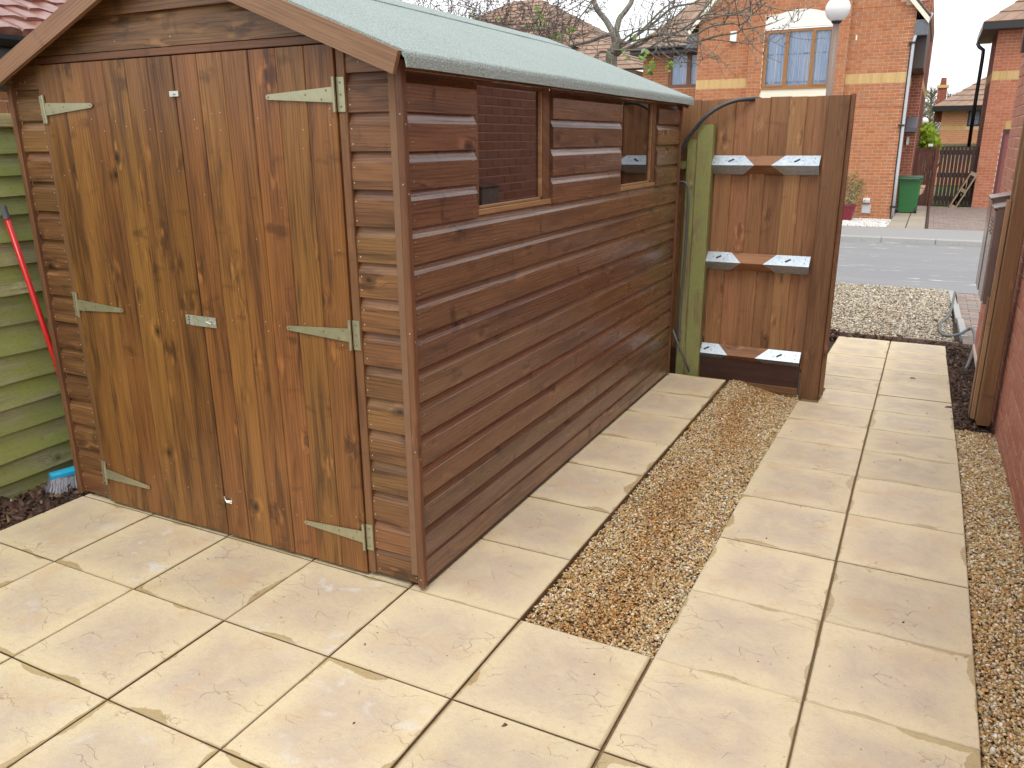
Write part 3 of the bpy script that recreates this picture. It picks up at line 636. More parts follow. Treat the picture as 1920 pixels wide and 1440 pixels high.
# front: narrow cladding either side of the doors
FRX = (-.607, -.414); FLX = (-2.286, -2.122)
for k in range(15):
    z = ZB if k == 0 else ZC[k]
    for (a, b) in (FRX, FLX):
        o = (a, YF + random.uniform(-.0008, .0008), z); course(shed, k, o, (1, 0, 0), (0, 1, 0), b - a, M_front)
        for xx in (a + .012, b - .014):
            for zz in (z + .022, z + .075): nail((xx + random.uniform(-.004, .004), YF - .0012, zz + random.uniform(-.006, .006)), (0, -1, 0))
# gable boards, each cut to the roof slope
for k in range(15, 19):
    z0, z1 = max(ZC[k], 0), ZC[k] + PITCH
    segs = [(-2.286, -2.122), (-.607, -.414)] if k == 15 else [(-2.30, -.40)]
    for a, b in segs:
        mb = MB(); top = lambda x: min(z1, roofz(x) - .02)
        def half(y): return
        pts = []
        xa_, xb_ = max(a, XRG - (ZRG - .02 - z0) / SLP), min(b, XRG + (ZRG - .02 - z0) / SLP)
        if xb_ - xa_ < .02: continue
        xs_ = sorted(set([xa_, xb_] + [x for x in (XRG - (ZRG - .02 - z1) / SLP, XRG + (ZRG - .02 - z1) / SLP, XRG - (ZRG - .02 - z0 - .0865) / SLP, XRG + (ZRG - .02 - z0 - .0865) / SLP, XRG) if xa_ < x < xb_]))
        W0 = Vector((xa_, 0, z0))
        mwb = frame((xa_, YF, z0), (1, 0, 0), (0, 1, 0))
        for p, q in zip(xs_[:-1], xs_[1:]):
            tp, tq = top(p) - z0, top(q) - z0
            for (za, zb, ya, yb) in ((0, .0865, 0, 0), (.0865, PITCH, 0, .0145)):
                def yy(t): return 0 if t <= .0865 else .0145 * (t - .0865) / (PITCH - .0865)
                a1, a2 = min(tp, zb), min(tq, zb)
                if max(a1, a2) <= za + 1e-5: continue
                a1, a2 = max(a1, za), max(a2, za)
                mb.add([(p - xa_, yy(za), za), (q - xa_, yy(za), za), (q - xa_, yy(a2), a2), (p - xa_, yy(a1), a1), (p - xa_, Tn, za), (q - xa_, Tn, za), (q - xa_, Tn, a2), (p - xa_, Tn, a1)],
                       [(0, 1, 2, 3), (4, 7, 6, 5), (0, 4, 5, 1), (3, 2, 6, 7), (0, 3, 7, 4), (1, 5, 6, 2)])
        mb.build('cladding_board', M_front, shed, mwb, fix=False)
        for xx in (xa_ + .05, (xa_ + xb_) / 2, xb_ - .3, xa_ + .5): nail((xx, YF - .0012, z0 + .03), (0, -1, 0))
# head batten over the doors, door frame strips, corner battens, base
board('door_head', shed, (-2.122, YF - .004, 1.878), (1, 0, 0), (0, 1, 0), 1.515, .0255, .02, M_trim)
for x in (-.607, -2.089):
    board('door_jamb', shed, (x, YF - .006, ZB), (0, 0, 1), (0, 1, 0), 1.855, .033, .024, M_trim)
for (x, y, X_, Y_) in ((-.3865, -.004, (0, 0, 1), (0, 1, 0)), (-2.286, -.004, (0, 0, 1), (0, 1, 0)), (-.3865, YB - .01, (0, 0, 1), (0, 1, 0)), (-2.286, YB - .01, (0, 0, 1), (0, 1, 0))):
    board('corner_batten', shed, (x, y, ZB - .006), X_, Y_, 1.80, .026, .026, M_trim, c=.003)
for zz in (.05, .55, .97, 1.45, 1.66): nail((-.398, -.005, zz), (0, -1, 0)); nail((-.3862, .008, zz - .03), (1, 0, 0))
for x in (-2.25, -1.93, -1.60, -1.30, -.93, -.425):
    board('bearer', shed, (x, .03, .0005), (0, 1, 0), (-1, 0, 0), 3.08, .0205, .04, M_bearer)
# side wall: shiplap courses cut round two windows
WIN = [(.473, 1.141), (2.028, 2.664)]
Y0s, Y1s = .023, YB - .01
spans = [(Y0s, WIN[0][0]), (WIN[0][1], WIN[1][0]), (WIN[1][1], Y1s)]
for k in range(15):
    z = ZB if k == 0 else ZC[k]
    for (a, b) in (spans if k >= 11 else [(Y0s, Y1s)]):
        course(shed, k, (XR + random.uniform(-.0008, .0008), a, z), (0, 1, 0), (-1, 0, 0), b - a, M_side)
    for yy in (.05, .44, .60, 1.16, 1.60, 2.0, 2.70, 3.08):
        if k >= 11 and any(w0 - .02 < yy < w1 + .01 for w0, w1 in WIN): continue
        if k < 11 and yy in (.44, 1.16, 2.0): continue
        for zz in (z + .022, z + .076): nail((XR + .001, yy + random.uniform(-.008, .008), zz + random.uniform(-.006, .006)), (1, 0, 0), .0024)
board('eave_rail', shed, (XR + .001, Y0s, ZC[15]), (0, 1, 0), (-1, 0, 0), Y1s - Y0s, .03, .02, M_side)
board('base_rail', shed, (XR - .001, Y0s, ZB - .012), (0, 1, 0), (-1, 0, 0), Y1s - Y0s, .0115, .03, M_darkw)
# far walls of the shed, seen through the glazing
for k in range(15):
    z = ZB if k == 0 else ZC[k]
    course(shed, k, (XL, YB - .01, z), (0, -1, 0), (1, 0, 0), YB - .04, M_side)
    course(shed, k, (XR - .018, YB, z), (-1, 0, 0), (0, -1, 0), XR - XL - .036, M_side)
mb = MB(); mb.box((XL + .03, .05, .045), (XR - .03, YB - .03, .06)); mb.build('floor', M_int, shed)
for y in (.06, .46, 1.155, 2.005, 2.68, 3.05):
    board('stud', shed, (XR - .0175, y - .03 if y < .46 else y, .061), (0, 0, 1), (-1, 0, 0), 1.72, .03, .028, M_int)
# windows
for n, (a, b) in enumerate(WIN):
    z0, z1 = ZC[11] - .001, ZC[15]
    wn = board('window', shed, (XR - .008, a + .002, z0 + .003), (0, 1, 0), (-1, 0, 0), b - a - .004, .022, .05, M_pale)
    board('sill_bead', wn, (XR - .016, a + .032, z0 + .0255), (0, 1, 0), (-1, 0, 0), b - a - .125, .012, .012, M_pale)
    def wbox(nm, x0, x1, y0, y1, za, zb_, m_):
        mb = MB(); mb.box((x0, y0, za), (x1, y1, zb_)); return mb.build(nm, m_, wn)
    wbox('window_frame', XR - .052, XR - .010, b - .085, b - .026, z0 + .0255, z1 - .001, M_trim)
    wbox('window_frame', XR - .052, XR - .012, a + .001, a + .026, z0 + .0255, z1 - .001, M_trim)
    wbox('reveal', XR - .052, XR - .038, b - .0255, b - .001, z0 + .0255, z1 - .001, M_darkw)  # dark strip: the shade of the frame gap is put into its colour
    wbox('glazing_bead', XR - .030, XR - .013, b - .100, b - .0855, z0 + .038, z1 - .013, M_pale)
    wbox('window_head', XR - .050, XR - .0115, a + .027, b - .086, z1 - .0125, z1 - .0015, M_trim)
    wbox('pane', XR - .028, XR - .025, a + .027, b - .1005, z0 + .039, z1 - .014, M_glass)
# doors
DX0, DX1, DM = -2.086, -.643, -1.357
def hinge(parent, xp, z, sgn, L=.285, tilt=0.0):
    mb = MB(); mb.m2 = M_screw; y = YF - .0165; t = .0028
    F = Matrix.Translation((xp, 0, z)) @ Matrix.Rotation(tilt, 4, 'Y')
    s = sgn
    def poly(pts, ya, yb):
        n = len(pts); vs = [F @ Vector((p * s, ya, q)) for p, q in pts] + [F @ Vector((p * s, yb, q)) for p, q in pts]
        mb.add(vs, [tuple(range(n)), tuple(range(n, 2 * n))] + [(i, (i + 1) % n, n + (i + 1) % n, n + i) for i in range(n)])
    poly([(.006, -.0235), (L - .012, -.0085), (L - .003, -.006), (L, 0), (L - .003, .006), (L - .012, .0085), (.006, .0235)], y - t, y)          # strap
    poly([(-.006, -.052), (-.036, -.052), (-.036, .052), (-.006, .052)], YF - .0105, YF - .0065)      # fixed leaf
    mb.tube([F @ Vector((0, y - .002, -.053)), F @ Vector((0, y - .002, .053))], .0058, 8)
    mb.cm = 1
    for p, q, yy in ((.03, .014, y - t), (.05, -.013, y - t), (.115, .003, y - t), (L - .012, 0, y - t), (-.021, .036, YF - .0105), (-.021, 0, YF - .0105), (-.021, -.036, YF - .0105)):
        c = F @ Vector((p * s, yy, q)); r = .0042
        mb.add([c + Vector((r * math.cos(a), 0, r * math.sin(a))) for a in [i * math.pi / 4 for i in range(8)]] + [c + Vector((0, -.0012, 0))], [(i, (i + 1) % 8, 8) for i in range(8)])
    return mb.build('hinge', M_hinge, parent)
for (xa_, xb_, side) in ((DX0, DM - .002, 1), (DM + .002, DX1, -1)):
    mb = MB()
    for zz in (.16, .88, 1.60): mb.box((xa_ + .03, YF + .010, zz), (xb_ - .03, YF + .035, zz + .09))
    dr = mb.build('door', M_int, shed)
    wd = (xb_ - xa_) / 6
    for i in range(6):
        x = xa_ + i * wd; h = 1.873 - ZB + .006
        board('door_board', dr, (x + wd - .0012, YF - .0125 + random.uniform(-.0007, .0007), ZB - .006), (0, 0, 1), (0, 1, 0), h, wd - .0018, .018, M_door, c=.0022)
        for zz in (.19, .23, .91, .95, 1.63, 1.67):
            if random.random() < .55: nail((x + random.choice([.03, .085]) + random.uniform(-.01, .01), YF - .0135, zz + random.uniform(-.012, .012)), (0, -1, 0), .0022)
        for _ in range(2): nail((x + random.uniform(.02, .1), YF - .0135, random.uniform(.1, 1.8)), (0, -1, 0), .0018)
hd = [o for o in bpy.data.objects if o.name.startswith('door') and o.get('kind') is None and o.name.split('.')[0] == 'door']
dL, dRr = hd[0], hd[1]
HR = [P(640, 177, 1, 0), P(664, 629, 1, 0), P(692, 1008, 1, 0)]; HL = [P(92, 205, 1, 0), P(155, 572, 1, 0), P(213, 890, 1, 0)]
for p in HR: hinge(dRr, DX1 - .002, p.z, -1)
for p, tl in zip(HL, (-.03, 0, .05)): hinge(dL, DX0 + .002, p.z, 1, tilt=tl)
# hasp, top bolt keeper and the wire clip at the bottom
a = P(350, 598, 1, 0); b = P(407, 601, 1, 0); mb = MB(); mb.m2 = M_screw; y = YF - .0125
mb.box((a.x, y - .003, a.z - .019), (a.x + .033, y, a.z + .019)); mb.box((a.x + .034, y - .0065, a.z - .02), (b.x, y - .0035, a.z + .02))
mb.tube([(a.x + .0335, y - .004, a.z - .02), (a.x + .0335, y - .004, a.z + .02)], .0035, 6)
mb.tube([(b.x - .036, y - .006, a.z + .003), (b.x - .036, y - .02, a.z + .004), (b.x - .012, y - .02, a.z - .003), (b.x - .012, y - .006, a.z - .004)], .0028, 6)
mb.cm = 1
for q in (-.012, 0, .012): mb.box((a.x + .014, y - .0042, a.z + q - .003), (a.x + .02, y - .0031, a.z + q + .003))
mb.build('hasp', M_zinc, dL)
c = P(330, 176, 1, 0); mb = MB(); mb.box((c.x - .024, y - .008, c.z - .009), (c.x + .02, y, c.z + .009)); mb.tube([(c.x - .002, y - .0081, c.z), (c.x - .002, y - .015, c.z)], .0045, 8); mb.build('turn_button', M_zinc, dRr)
c = P(430, 938, 1, 0); mb = MB(); mb.tube([(c.x - .022, y - .003, c.z + .013), (c.x - .008, y - .012, c.z + .006), (c.x + .002, y - .014, c.z - .002), (c.x + .018, y - .004, c.z - .008)], .0035, 6); mb.tube([(c.x - .012, y - .004, c.z - .003), (c.x + .006, y - .014, c.z + .004), (c.x + .02, y - .004, c.z + .002)], .0025, 6); mb.build('wire_clip', M_zinc, dRr)
nails.build('nail_heads', M_nail, shed, kind='stuff', fix=False)
# roof: boarded slopes under mineral felt that is folded down over the eaves
RY0, RY1 = -.052, 3.195
def roofpart(sgn):
    xe = .335 - .0; ex = (-.335 - XRG); f = lambda d: XRG + sgn * d
    mb = MB(); pr = [(0, ZRG), (ex - .016, ZRG - (ex - .016) * SLP), (ex - .005, ZRG - ex * SLP + .0005), (ex - .0005, ZRG - ex * SLP - .006), (ex + .002, ZRG - ex * SLP - .016), (ex + .0035, ZRG - ex * SLP - .045), (ex - .001, ZRG - ex * SLP - .0455), (ex - .006, ZRG - ex * SLP - .02), (ex - .02, ZRG - ex * SLP - .004), (0, ZRG - .004)]
    nseg = 26; ys = [RY0 + (RY1 - RY0) * i / nseg for i in range(nseg + 1)]; n = len(pr); vs = []
    for y in ys:
        wv = .0008 * math.sin(y * 9 + sgn) + random.uniform(-.0004, .0004)
        for i, (d, z) in enumerate(pr): vs.append((f(d) + (wv if 3 <= i <= 6 else 0) * sgn, y, z + (wv * .6 if i in (5, 6) else 0)))
    fs = [(j * n + i, j * n + (i + 1) % n, (j + 1) * n + (i + 1) % n, (j + 1) * n + i) for j in range(nseg) for i in range(n)] + [tuple(range(n)), tuple(nseg * n + i for i in range(n))]
    mb.add(vs, fs); fe = mb.build('roof_felt', M_felt, shed)
    mb = MB(); d1 = ex - .022
    mb.add([(f(d), y, z) for y in (RY0 + .002, RY1 - .002) for d, z in ((0, ZRG - .0045), (d1, ZRG - d1 * SLP - .0045), (d1, ZRG - d1 * SLP - .018), (0, ZRG - .018))], [(0, 1, 2, 3), (7, 6, 5, 4), (0, 4, 5, 1), (1, 5, 6, 2), (2, 6, 7, 3), (3, 7, 4, 0)])
    rb = mb.build('roof_board', M_int, shed)
    nl = MB()
    for i in range(24):
        y = .02 + i * .135 + random.uniform(-.02, .02); x = f(ex + .0032); z = ZRG - ex * SLP - .034 + random.uniform(-.004, .004); r = .006
        nl.add([(x, y + r * math.cos(a), z + r * math.sin(a)) for a in [k * math.pi / 4 for k in range(8)]] + [(x + sgn * .0022, y, z)], [(k, (k + 1) % 8, 8) for k in range(8)])
    nl.build('felt_nails', M_felt, fe, kind='stuff', fix=False)
    return fe
roofpart(1); roofpart(-1)
# ridge sheet of felt lapping both slopes; its lower edge is the long seam
nrm = Vector((SLP, 0, 1)); p_ = Vector((XRG, 0, ZRG))
def onroof(x, y):
    d = right * ((x - 960) / FPX) + fwd - up * ((y - 720) / FPX); return Vector(CP) + d * ((p_ - Vector(CP)).dot(nrm) / d.dot(nrm))
s0, s1 = onroof(680, 1.5), onroof(1030, 78); sx = (s0.x + s1.x) / 2; print('seam x', s0, s1)
mb = MB(); dd = sx - XRG; ys = [RY0 + .0, RY1 + .0]
pr = [(-dd, -dd * SLP), (0, 0), (dd, -dd * SLP), (dd, -dd * SLP + .005), (0, .0055), (-dd, -dd * SLP + .005)]
nseg = 30; vs = []
for j in range(nseg + 1):
    y = RY0 + (RY1 - RY0) * j / nseg; wv = random.uniform(-.002, .002)
    for i, (d, z) in enumerate(pr): vs.append((XRG + d + (wv if abs(d) > .01 else 0), y, ZRG + z + .0005))
mb.add(vs, [(j * 6 + i, j * 6 + (i + 1) % 6, (j + 1) * 6 + (i + 1) % 6, (j + 1) * 6 + i) for j in range(nseg) for i in range(6)] + [(0, 1, 2, 3, 4, 5), tuple(nseg * 6 + i for i in range(6))])
mb.build('ridge_felt', M_felt, shed)
# bargeboards
for (yb, s) in ((-.07, 1), (3.197, 1)):
    for sg in (1, -1):
        ex = .335; L = (-.338 - XRG); mb = MB()
        pts = [(0, -.006), (L - .012, -(L - .012) * SLP - .006), (L - .035, -(L - .035) * SLP - .079), (0, -.079)] if True else None
        ln = math.hypot(L, L * SLP); X_ = Vector((sg, 0, -SLP)).normalized()
        mbv = []
        for yy in (yb, yb + .018):
            mbv += [(XRG + sg * d, yy, ZRG + z) for d, z in pts]
        # local frame runs down the slope so that the grain follows the board
        mwb = frame((XRG, yb, ZRG), X_ if sg > 0 else -X_, (0, 1, 0)); iv = mwb.inverted()
        mb.add([iv @ Vector(v) for v in mbv], [(0, 1, 2, 3), (7, 6, 5, 4), (0, 4, 5, 1), (1, 5, 6, 2), (2, 6, 7, 3), (3, 7, 4, 0)])
        mb.build('bargeboard', M_barge, shed, mwb)

# ================================================================== LEFT SIDE: fence, broom, neighbour
fx = -2.6
fp = [213, 238, 287.5, 330, 368, 406, 455.5, 500, 556, 613, 669, 725.6, 770.7, 817, 871, 909.6]
fzs = [P(0, y, 0, fx).z for y in fp]
fence = thing('board_fence', (fx, 0, 0), 'algae green fence of overlapping waney horizontal boards left of the shed', 'fence')
def waney(z_top, z_bot, y0, y1, wav, mat):
    n = 40; mb = MB(); L = y1 - y0; T = .012; vs = []; ph = random.uniform(0, 9)
    for i in range(n + 1):
        x = L * i / n; wz = wav * (math.sin(x * 3.1 + ph) + .6 * math.sin(x * 8.3 + ph * 2) + .35 * math.sin(x * 21 + ph)) + random.uniform(-.15, .15) * wav
        zb = wz; zt = z_top - z_bot + .03
        vs += [(x, -.016, zb), (x, -.016 + T * .7, zb), (x, .003, zt), (x, .003 + T, zt)][0:0] + [(x, 0, zb), (x, T, zb), (x, T + .022, zt), (x, .022, zt)]
    fs = [(j * 4 + i, j * 4 + (i + 1) % 4, (j + 1) * 4 + (i + 1) % 4, (j + 1) * 4 + i) for j in range(n) for i in range(4)] + [(0, 1, 2, 3), tuple(n * 4 + i for i in range(4))]
    mb.add(vs, fs); return mb.build('fence_board', mat, fence, frame((fx + .0, y0, z_bot), (0, 1, 0), (-1, 0, 0)))
zz_ = fzs[1:]
for k in range(len(zz_) - 1): waney(zz_[k], zz_[k + 1], -3.2, 3.6, .0035 if k not in (8, 13) else .007, M_fence)
waney(zz_[-1], -.08, -3.2, 3.6, .003, M_fence)
for y0 in (-3.2, -1.4, .4, 2.2):
    board('top_rail', fence, (fx + .012, y0, fzs[1]), (0, 1, 0), (-1, 0, 0), 1.79, fzs[0] - fzs[1], .04, M_cap)
    board('post', fence, (fx - .05, y0, -.1), (0, 0, 1), (-1, 0, 0), 1.85, .08, .08, M_cap)
# broom leaning between the fence and the shed corner
tp = P(5, 386, 0, fx + .045); hb = Vector((-2.452, .17, .075))
br = thing('broom', (hb.x, hb.y, -.02), 'broom with red handle and blue head leaning in the gap between green fence and shed', 'broom')
mb = MB(); mb.tube([hb, hb.lerp(tp, .96)], .0125, 12); mb.build('handle', M_red, br, smooth=True)
c1 = hb.lerp(tp, .955); mb = MB(); mb.tube([c1, tp], [.0145, .013], 12); mb.build('handle_cap', M_hgrey, br)
hx, hy0, hy1 = -2.452, -.02, .33; vs = []; ax = Vector((.10, .35, 0)).normalized(); pv = Vector((hx - .03, hy0, .055)); n_ = Vector((ax.y, -ax.x, 0))
mb = MB()
for i in range(9):
    t = i / 8; q = pv + ax * .34 * t; hw = .026 * (1 - .35 * abs(2 * t - 1) ** 3); 
    for (a, z) in ((-hw, 0), (hw, 0), (hw * .95, .016), (hw * .5, .028), (-hw * .5, .028), (-hw * .95, .016)): vs.append(q + n_ * a + Vector((0, 0, z)))
mb.add(vs, [(j * 6 + i, j * 6 + (i + 1) % 6, (j + 1) * 6 + (i + 1) % 6, (j + 1) * 6 + i) for j in range(8) for i in range(6)] + [(0, 1, 2, 3, 4, 5), tuple(48 + i for i in range(6))]); mb.build('brush_head', M_cyan, br)
mb = MB()
for i in range(1500):
    t = random.random(); a = random.uniform(-.022, .022); q = pv + ax * .34 * t + n_ * a; sp = n_ * (a * 1.2 + random.uniform(-.012, .012)) + ax * ((t - .5) * .05 + random.uniform(-.012, .012))
    e = q + sp + Vector((0, 0, -.075 + random.uniform(-.006, .01))); s_ = ax * .0011; mb.add([q - s_, q + s_, e + s_, e - s_], [(0, 1, 2, 3)])
mb.build('bristles', flat('grey_bristle', (.42, .43, .48), .7), br, kind='stuff', fix=False)
# neighbour's building over the fence: brick wall, black gutter, red tiled roof
nb = thing('neighbour_house', (-3.6, 1.5, 0), 'neighbouring brick house with red ribbed tile roof and black gutter behind the fence', 'house')
brick_wall(nb, (-3.6, -1.0, 0), (0, 1, 0), (-1, 0, 0), 7.0, -.06, 2.0, (MBO, MBY, MBAs, MBYs), M_mortA, npart=0)
mb = MB(); mb.box((-3.55, -1.2, 2.02), (-3.35, 6.2, 2.045)); mb.build('soffit', M_soffit, nb)
gm = MB(); prg = [(.055 * math.cos(a), .055 * math.sin(a)) for a in [math.pi + i * math.pi / 8 for i in range(9)]] + [(.045 * math.cos(a), .045 * math.sin(a)) for a in [2 * math.pi - i * math.pi / 8 for i in range(9)]]
gm.prism(prg, 7.4); gm.build('gutter', M_black, nb, frame((-3.30, -1.2, 2.12), (0, 1, 0), (-1, 0, 0)))
mb = MB(); mb.box((-3.36, -1.2, 2.0), (-3.345, 6.2, 2.13)); mb.build('fascia', M_black, nb)
rs = R(25); ty = Vector((-math.cos(rs), 0, math.sin(rs))); tn = MB()
pf = [(0, .0), (.01, .03), (.06, .042), (.11, .030), (.13, .022), (.17, .022), (.19, .030), (.235, .042), (.285, .03), (.297, .012)]
vs = []; m_ = len(pf)
for (v0, h0, k_) in ((0, .022, 1), (.27, 0.0, 1), (0, -.01, 0), (.27, -.01, 0)):
    for (u, h) in pf: vs.append((u, v0, h * k_ * .55 + h0))
tn.add(vs, [(i, i + 1, m_ + i + 1, m_ + i) for i in range(m_ - 1)] + [(i, 2 * m_ + i, 2 * m_ + i + 1, i + 1) for i in range(m_ - 1)] + [(0, m_, 3 * m_, 2 * m_), (m_ - 1, 3 * m_ - 1, 4 * m_ - 1, 2 * m_ - 1)])
tme = tn.mesh('roof_tile', M_redtile)
for r_ in range(11):
    for c_ in range(16):
        o = Vector((-3.36, -1.0 + c_ * .30 + (.15 if r_ % 2 else 0), 2.135)) + ty * (.20 * r_); o.z += random.uniform(-.003, .003)
        X_ = Vector((0, 1, 0)); Z_ = X_.cross(ty); inst('roof_tile', tme, Matrix(((X_[0], ty[0], Z_[0], o[0]), (X_[1], ty[1], Z_[1], o[1]), (X_[2], ty[2], Z_[2], o[2]), (0, 0, 0, 1))), nb)
mb = MB(); q0 = Vector((-3.38, -1.1, 2.10)); q1 = q0 + ty * 2.6; mb.add([q0, q0 + Vector((0, 5, 0)), q1 + Vector((0, 5, 0)), q1, q0 - Vector((0, 0, .05)), q0 + Vector((0, 5, -.05)), q1 + Vector((0, 5, -.05)), q1 - Vector((0, 0, .05))], [(0, 1, 2, 3), (7, 6, 5, 4), (0, 4, 5, 1), (1, 5, 6, 2), (2, 6, 7, 3), (3, 7, 4, 0)]); mb.build('roof_deck', M_soffit, nb)

# ================================================================== FENCE PANEL, POSTS, HOSES
YG = 3.35
pan = thing('timber_fence', (.05, YG, -.08), 'brown treated timber fence panel with three rails on galvanised brackets', 'fence')
topz = lambda x: 1.822 + .012 * (x + .35)
jx = [P(x_, 250, 1, YG).x for x_ in (1284, 1312, 1345, 1377, 1411, 1441, 1475.5, 1508, 1541)] + [.462]
jx[-2] = .385; jx = sorted(jx); jx = [-1.00, -.90, -.80, -.70, -.61, -.52, -.425] + jx[1:]
for i in range(len(jx) - 1):
    a, b = jx[i], jx[i + 1]
    if b - a < .02: continue
    board('panel_board', pan, (b + (.008 if i % 2 else -.001), YG + (.0145 if i % 2 else 0), .10), (0, 0, 1), (0, 1, 0), topz(b) - .10 + random.uniform(-.004, .004), b - a + (.016 if i % 2 else -.002), .014, M_gate)
zr = [P(1415, 310, 1, YG - .062).z, P(1417, 495, 1, YG - .062).z, P(1400, 670, 1, YG - .062).z]
xg0, xg1 = -.30, .448; hh = .058
for n, z in enumerate(zr):
    pr = [(0, 0), (.062, -hh), (.062, hh)][::-1]
    mb = MB(); mb.prism(pr, xg1 - xg0); rl = mb.build('rail', M_gate, pan, frame((xg0, YG - .062, z), (1, 0, 0), (0, 1, 0)))
    for (xa_, s_) in ((P(1330 if n == 0 else (1319 if n == 1 else 1307), 310, 1, YG - .06).x - .0, 1), (xg1, -1)):
        mb = MB(); t = .003; L1, L0 = .288, .212; k = .0015
        for sz in (1, -1):
            # outer and inner skin of one folded wing
            o_ = [(0, -t, 0), (L1, -t, 0), (L0, .060 - t, sz * (hh + k)), (0, .060 - t, sz * (hh + k))]; i_ = [(x, y + t * .6, z_ * .97) for x, y, z_ in o_]
            vs = [(xa_ + s_ * x, YG - .062 + y, z + z_) for x, y, z_ in o_ + i_]
            mb.add(vs, [(0, 1, 2, 3), (7, 6, 5, 4), (0, 4, 5, 1), (1, 5, 6, 2), (2, 6, 7, 3), (3, 7, 4, 0)])
        br_ = mb.build('bracket', M_galv, rl)
        nl = MB(); nn = Vector((0, -.69, .72))
        for (u, v) in ((.03, .3), (.03, .7), (.10, .5), (.17, .35), (.19, .75)):
            c = Vector((xa_ + s_ * u, YG - .0655 + v * .06, z + v * hh)) + nn * .0008; r = .0035
            a_ = Vector((1, 0, 0)); b_ = nn.cross(a_)
            nl.add([c + a_ * r * math.cos(t2) + b_ * r * math.sin(t2) for t2 in [i * math.pi / 3 for i in range(6)]], [(0, 1, 2, 3, 4, 5)])
        c = Vector((xa_ + s_ * .135, YG - .0655 + .5 * .06, z + .5 * hh)) + nn * .0008
        a_ = Vector((.016, .008, .008)); b_ = Vector((.004, -.004, -.004)); nl.add([c - a_ - b_, c + a_ - b_, c + a_ + b_, c - a_ + b_], [(0, 1, 2, 3)])
        for j_ in range(0): pass
        nl.build('bracket_holes', M_rub, rl, kind='stuff', fix=False)
board('gravel_board', pan, (-1.0, YG - .028, -.06), (1, 0, 0), (0, 1, 0), 1.45, .215, .026, M_darkw)
board('ground_strip', pan, (-.0, YG - .045, -.085), (1, 0, 0), (0, 1, 0), .45, .05, .016, M_post)
pl_ = P(1497, 741, 1, YG - .05); pr_ = P(1535, 743, 1, YG - .05); print('post', pl_, pr_)
rp = thing('fence_post', (.5, YG, -.1), 'brown square timber fence post at the panel end beside the slab path', 'post')
board('post', rp, (pr_.x - .006, YG - .05, pl_.z - .03), (0, 0, 1), (0, 1, 0), 1.828 - pl_.z + .03, pr_.x - pl_.x - .006, .10, M_post, c=.004)
board('edge_strip', rp, (pr_.x + .020, YG - .028, pl_.z + .01), (0, 0, 1), (0, 1, 0), 1.826 - pl_.z, .0245, .05, M_post)
ga = P(1308, 240, 1, 3.27); gb = P(1338, 233, 1, 3.27)
gp = thing('fence_post', (ga.x, 3.3, -.05), 'green algae covered timber post between the shed corner and fence panel', 'post')
board('post', gp, (gb.x, 3.27, -.06), (0, 0, 1), (0, 1, 0), gb.z + .06, gb.x - ga.x, .075, M_greenpost, c=.006)
board('side_post', gp, (ga.x - .001, 3.275, -.06), (0, 0, 1), (0, 1, 0), ga.z - .01, .062, .06, M_greenpost, c=.005)
board('cross_rail', gp, (-.62, 3.30, P(1288, 310, 1, 3.3).z - .025), (1, 0, 0), (0, 1, 0), ga.x + .62 - .064, .05, .04, M_greenpost, c=.004)
# black hose over the panel
hs_ = thing('hose', (-.3, 3.3, 0), 'thick black hose arching from behind the shed up over the fence panel top', 'hose')
def smooth(pts, n=6):
    pts = [Vector(p) for p in pts]; out = []
    for i in range(len(pts) - 1):
        p0, p1, p2, p3 = pts[max(i - 1, 0)], pts[i], pts[i + 1], pts[min(i + 2, len(pts) - 1)]
        for k in range(n):
            t = k / n; out.append(.5 * ((2 * p1) + (p2 - p0) * t + (2 * p0 - 5 * p1 + 4 * p2 - p3) * t * t + (3 * p1 - p0 - 3 * p2 + p3) * t ** 3))
    return out + [pts[-1]]
arc = [Vector((-.52, 3.22, 1.2))] + [P(x, y, 1, yy) for x, y, yy in ((1282, 275, 3.24), (1300, 246, 3.245), (1320, 222, 3.25), (1345, 203, 3.27), (1375, 190, 3.30), (1405, 186, 3.34), (1430, 188, 3.40))] + [Vector((.2, 3.46, 1.72)), Vector((.22, 3.5, 1.2))]
mb = MB(); mb.tube(smooth(arc), .0125, 10); mb.build('tube', M_cable, hs_, smooth=True)
h2 = thing('cable', (-.35, 3.24, 0), 'thin grey cable bent down the green post beside the shed corner', 'cable')
mb = MB(); mb.tube(smooth([Vector((-.50, 3.235, P(1276, 342, 1, 3.235).z))] + [P(x, y, 1, 3.235) for x, y in ((1278, 341), (1286, 344), (1290, 356), (1290, 390), (1287, 440), (1282, 500), (1277, 560), (1272, 640))]), .0075, 8); mb.build('tube', M_gcable, h2, smooth=True)
h3 = thing('rod', (-.3, 3.22, 0), 'dark slanting rod between the shed corner and foot of the green post', 'rod')
mb = MB(); mb.tube([P(1261, 618, 1, 3.20), P(1275, 655, 1, 3.21), P(1292, 697, 1, 3.215)], .008, 8); mb.build('tube', M_gcable, h3, smooth=True)

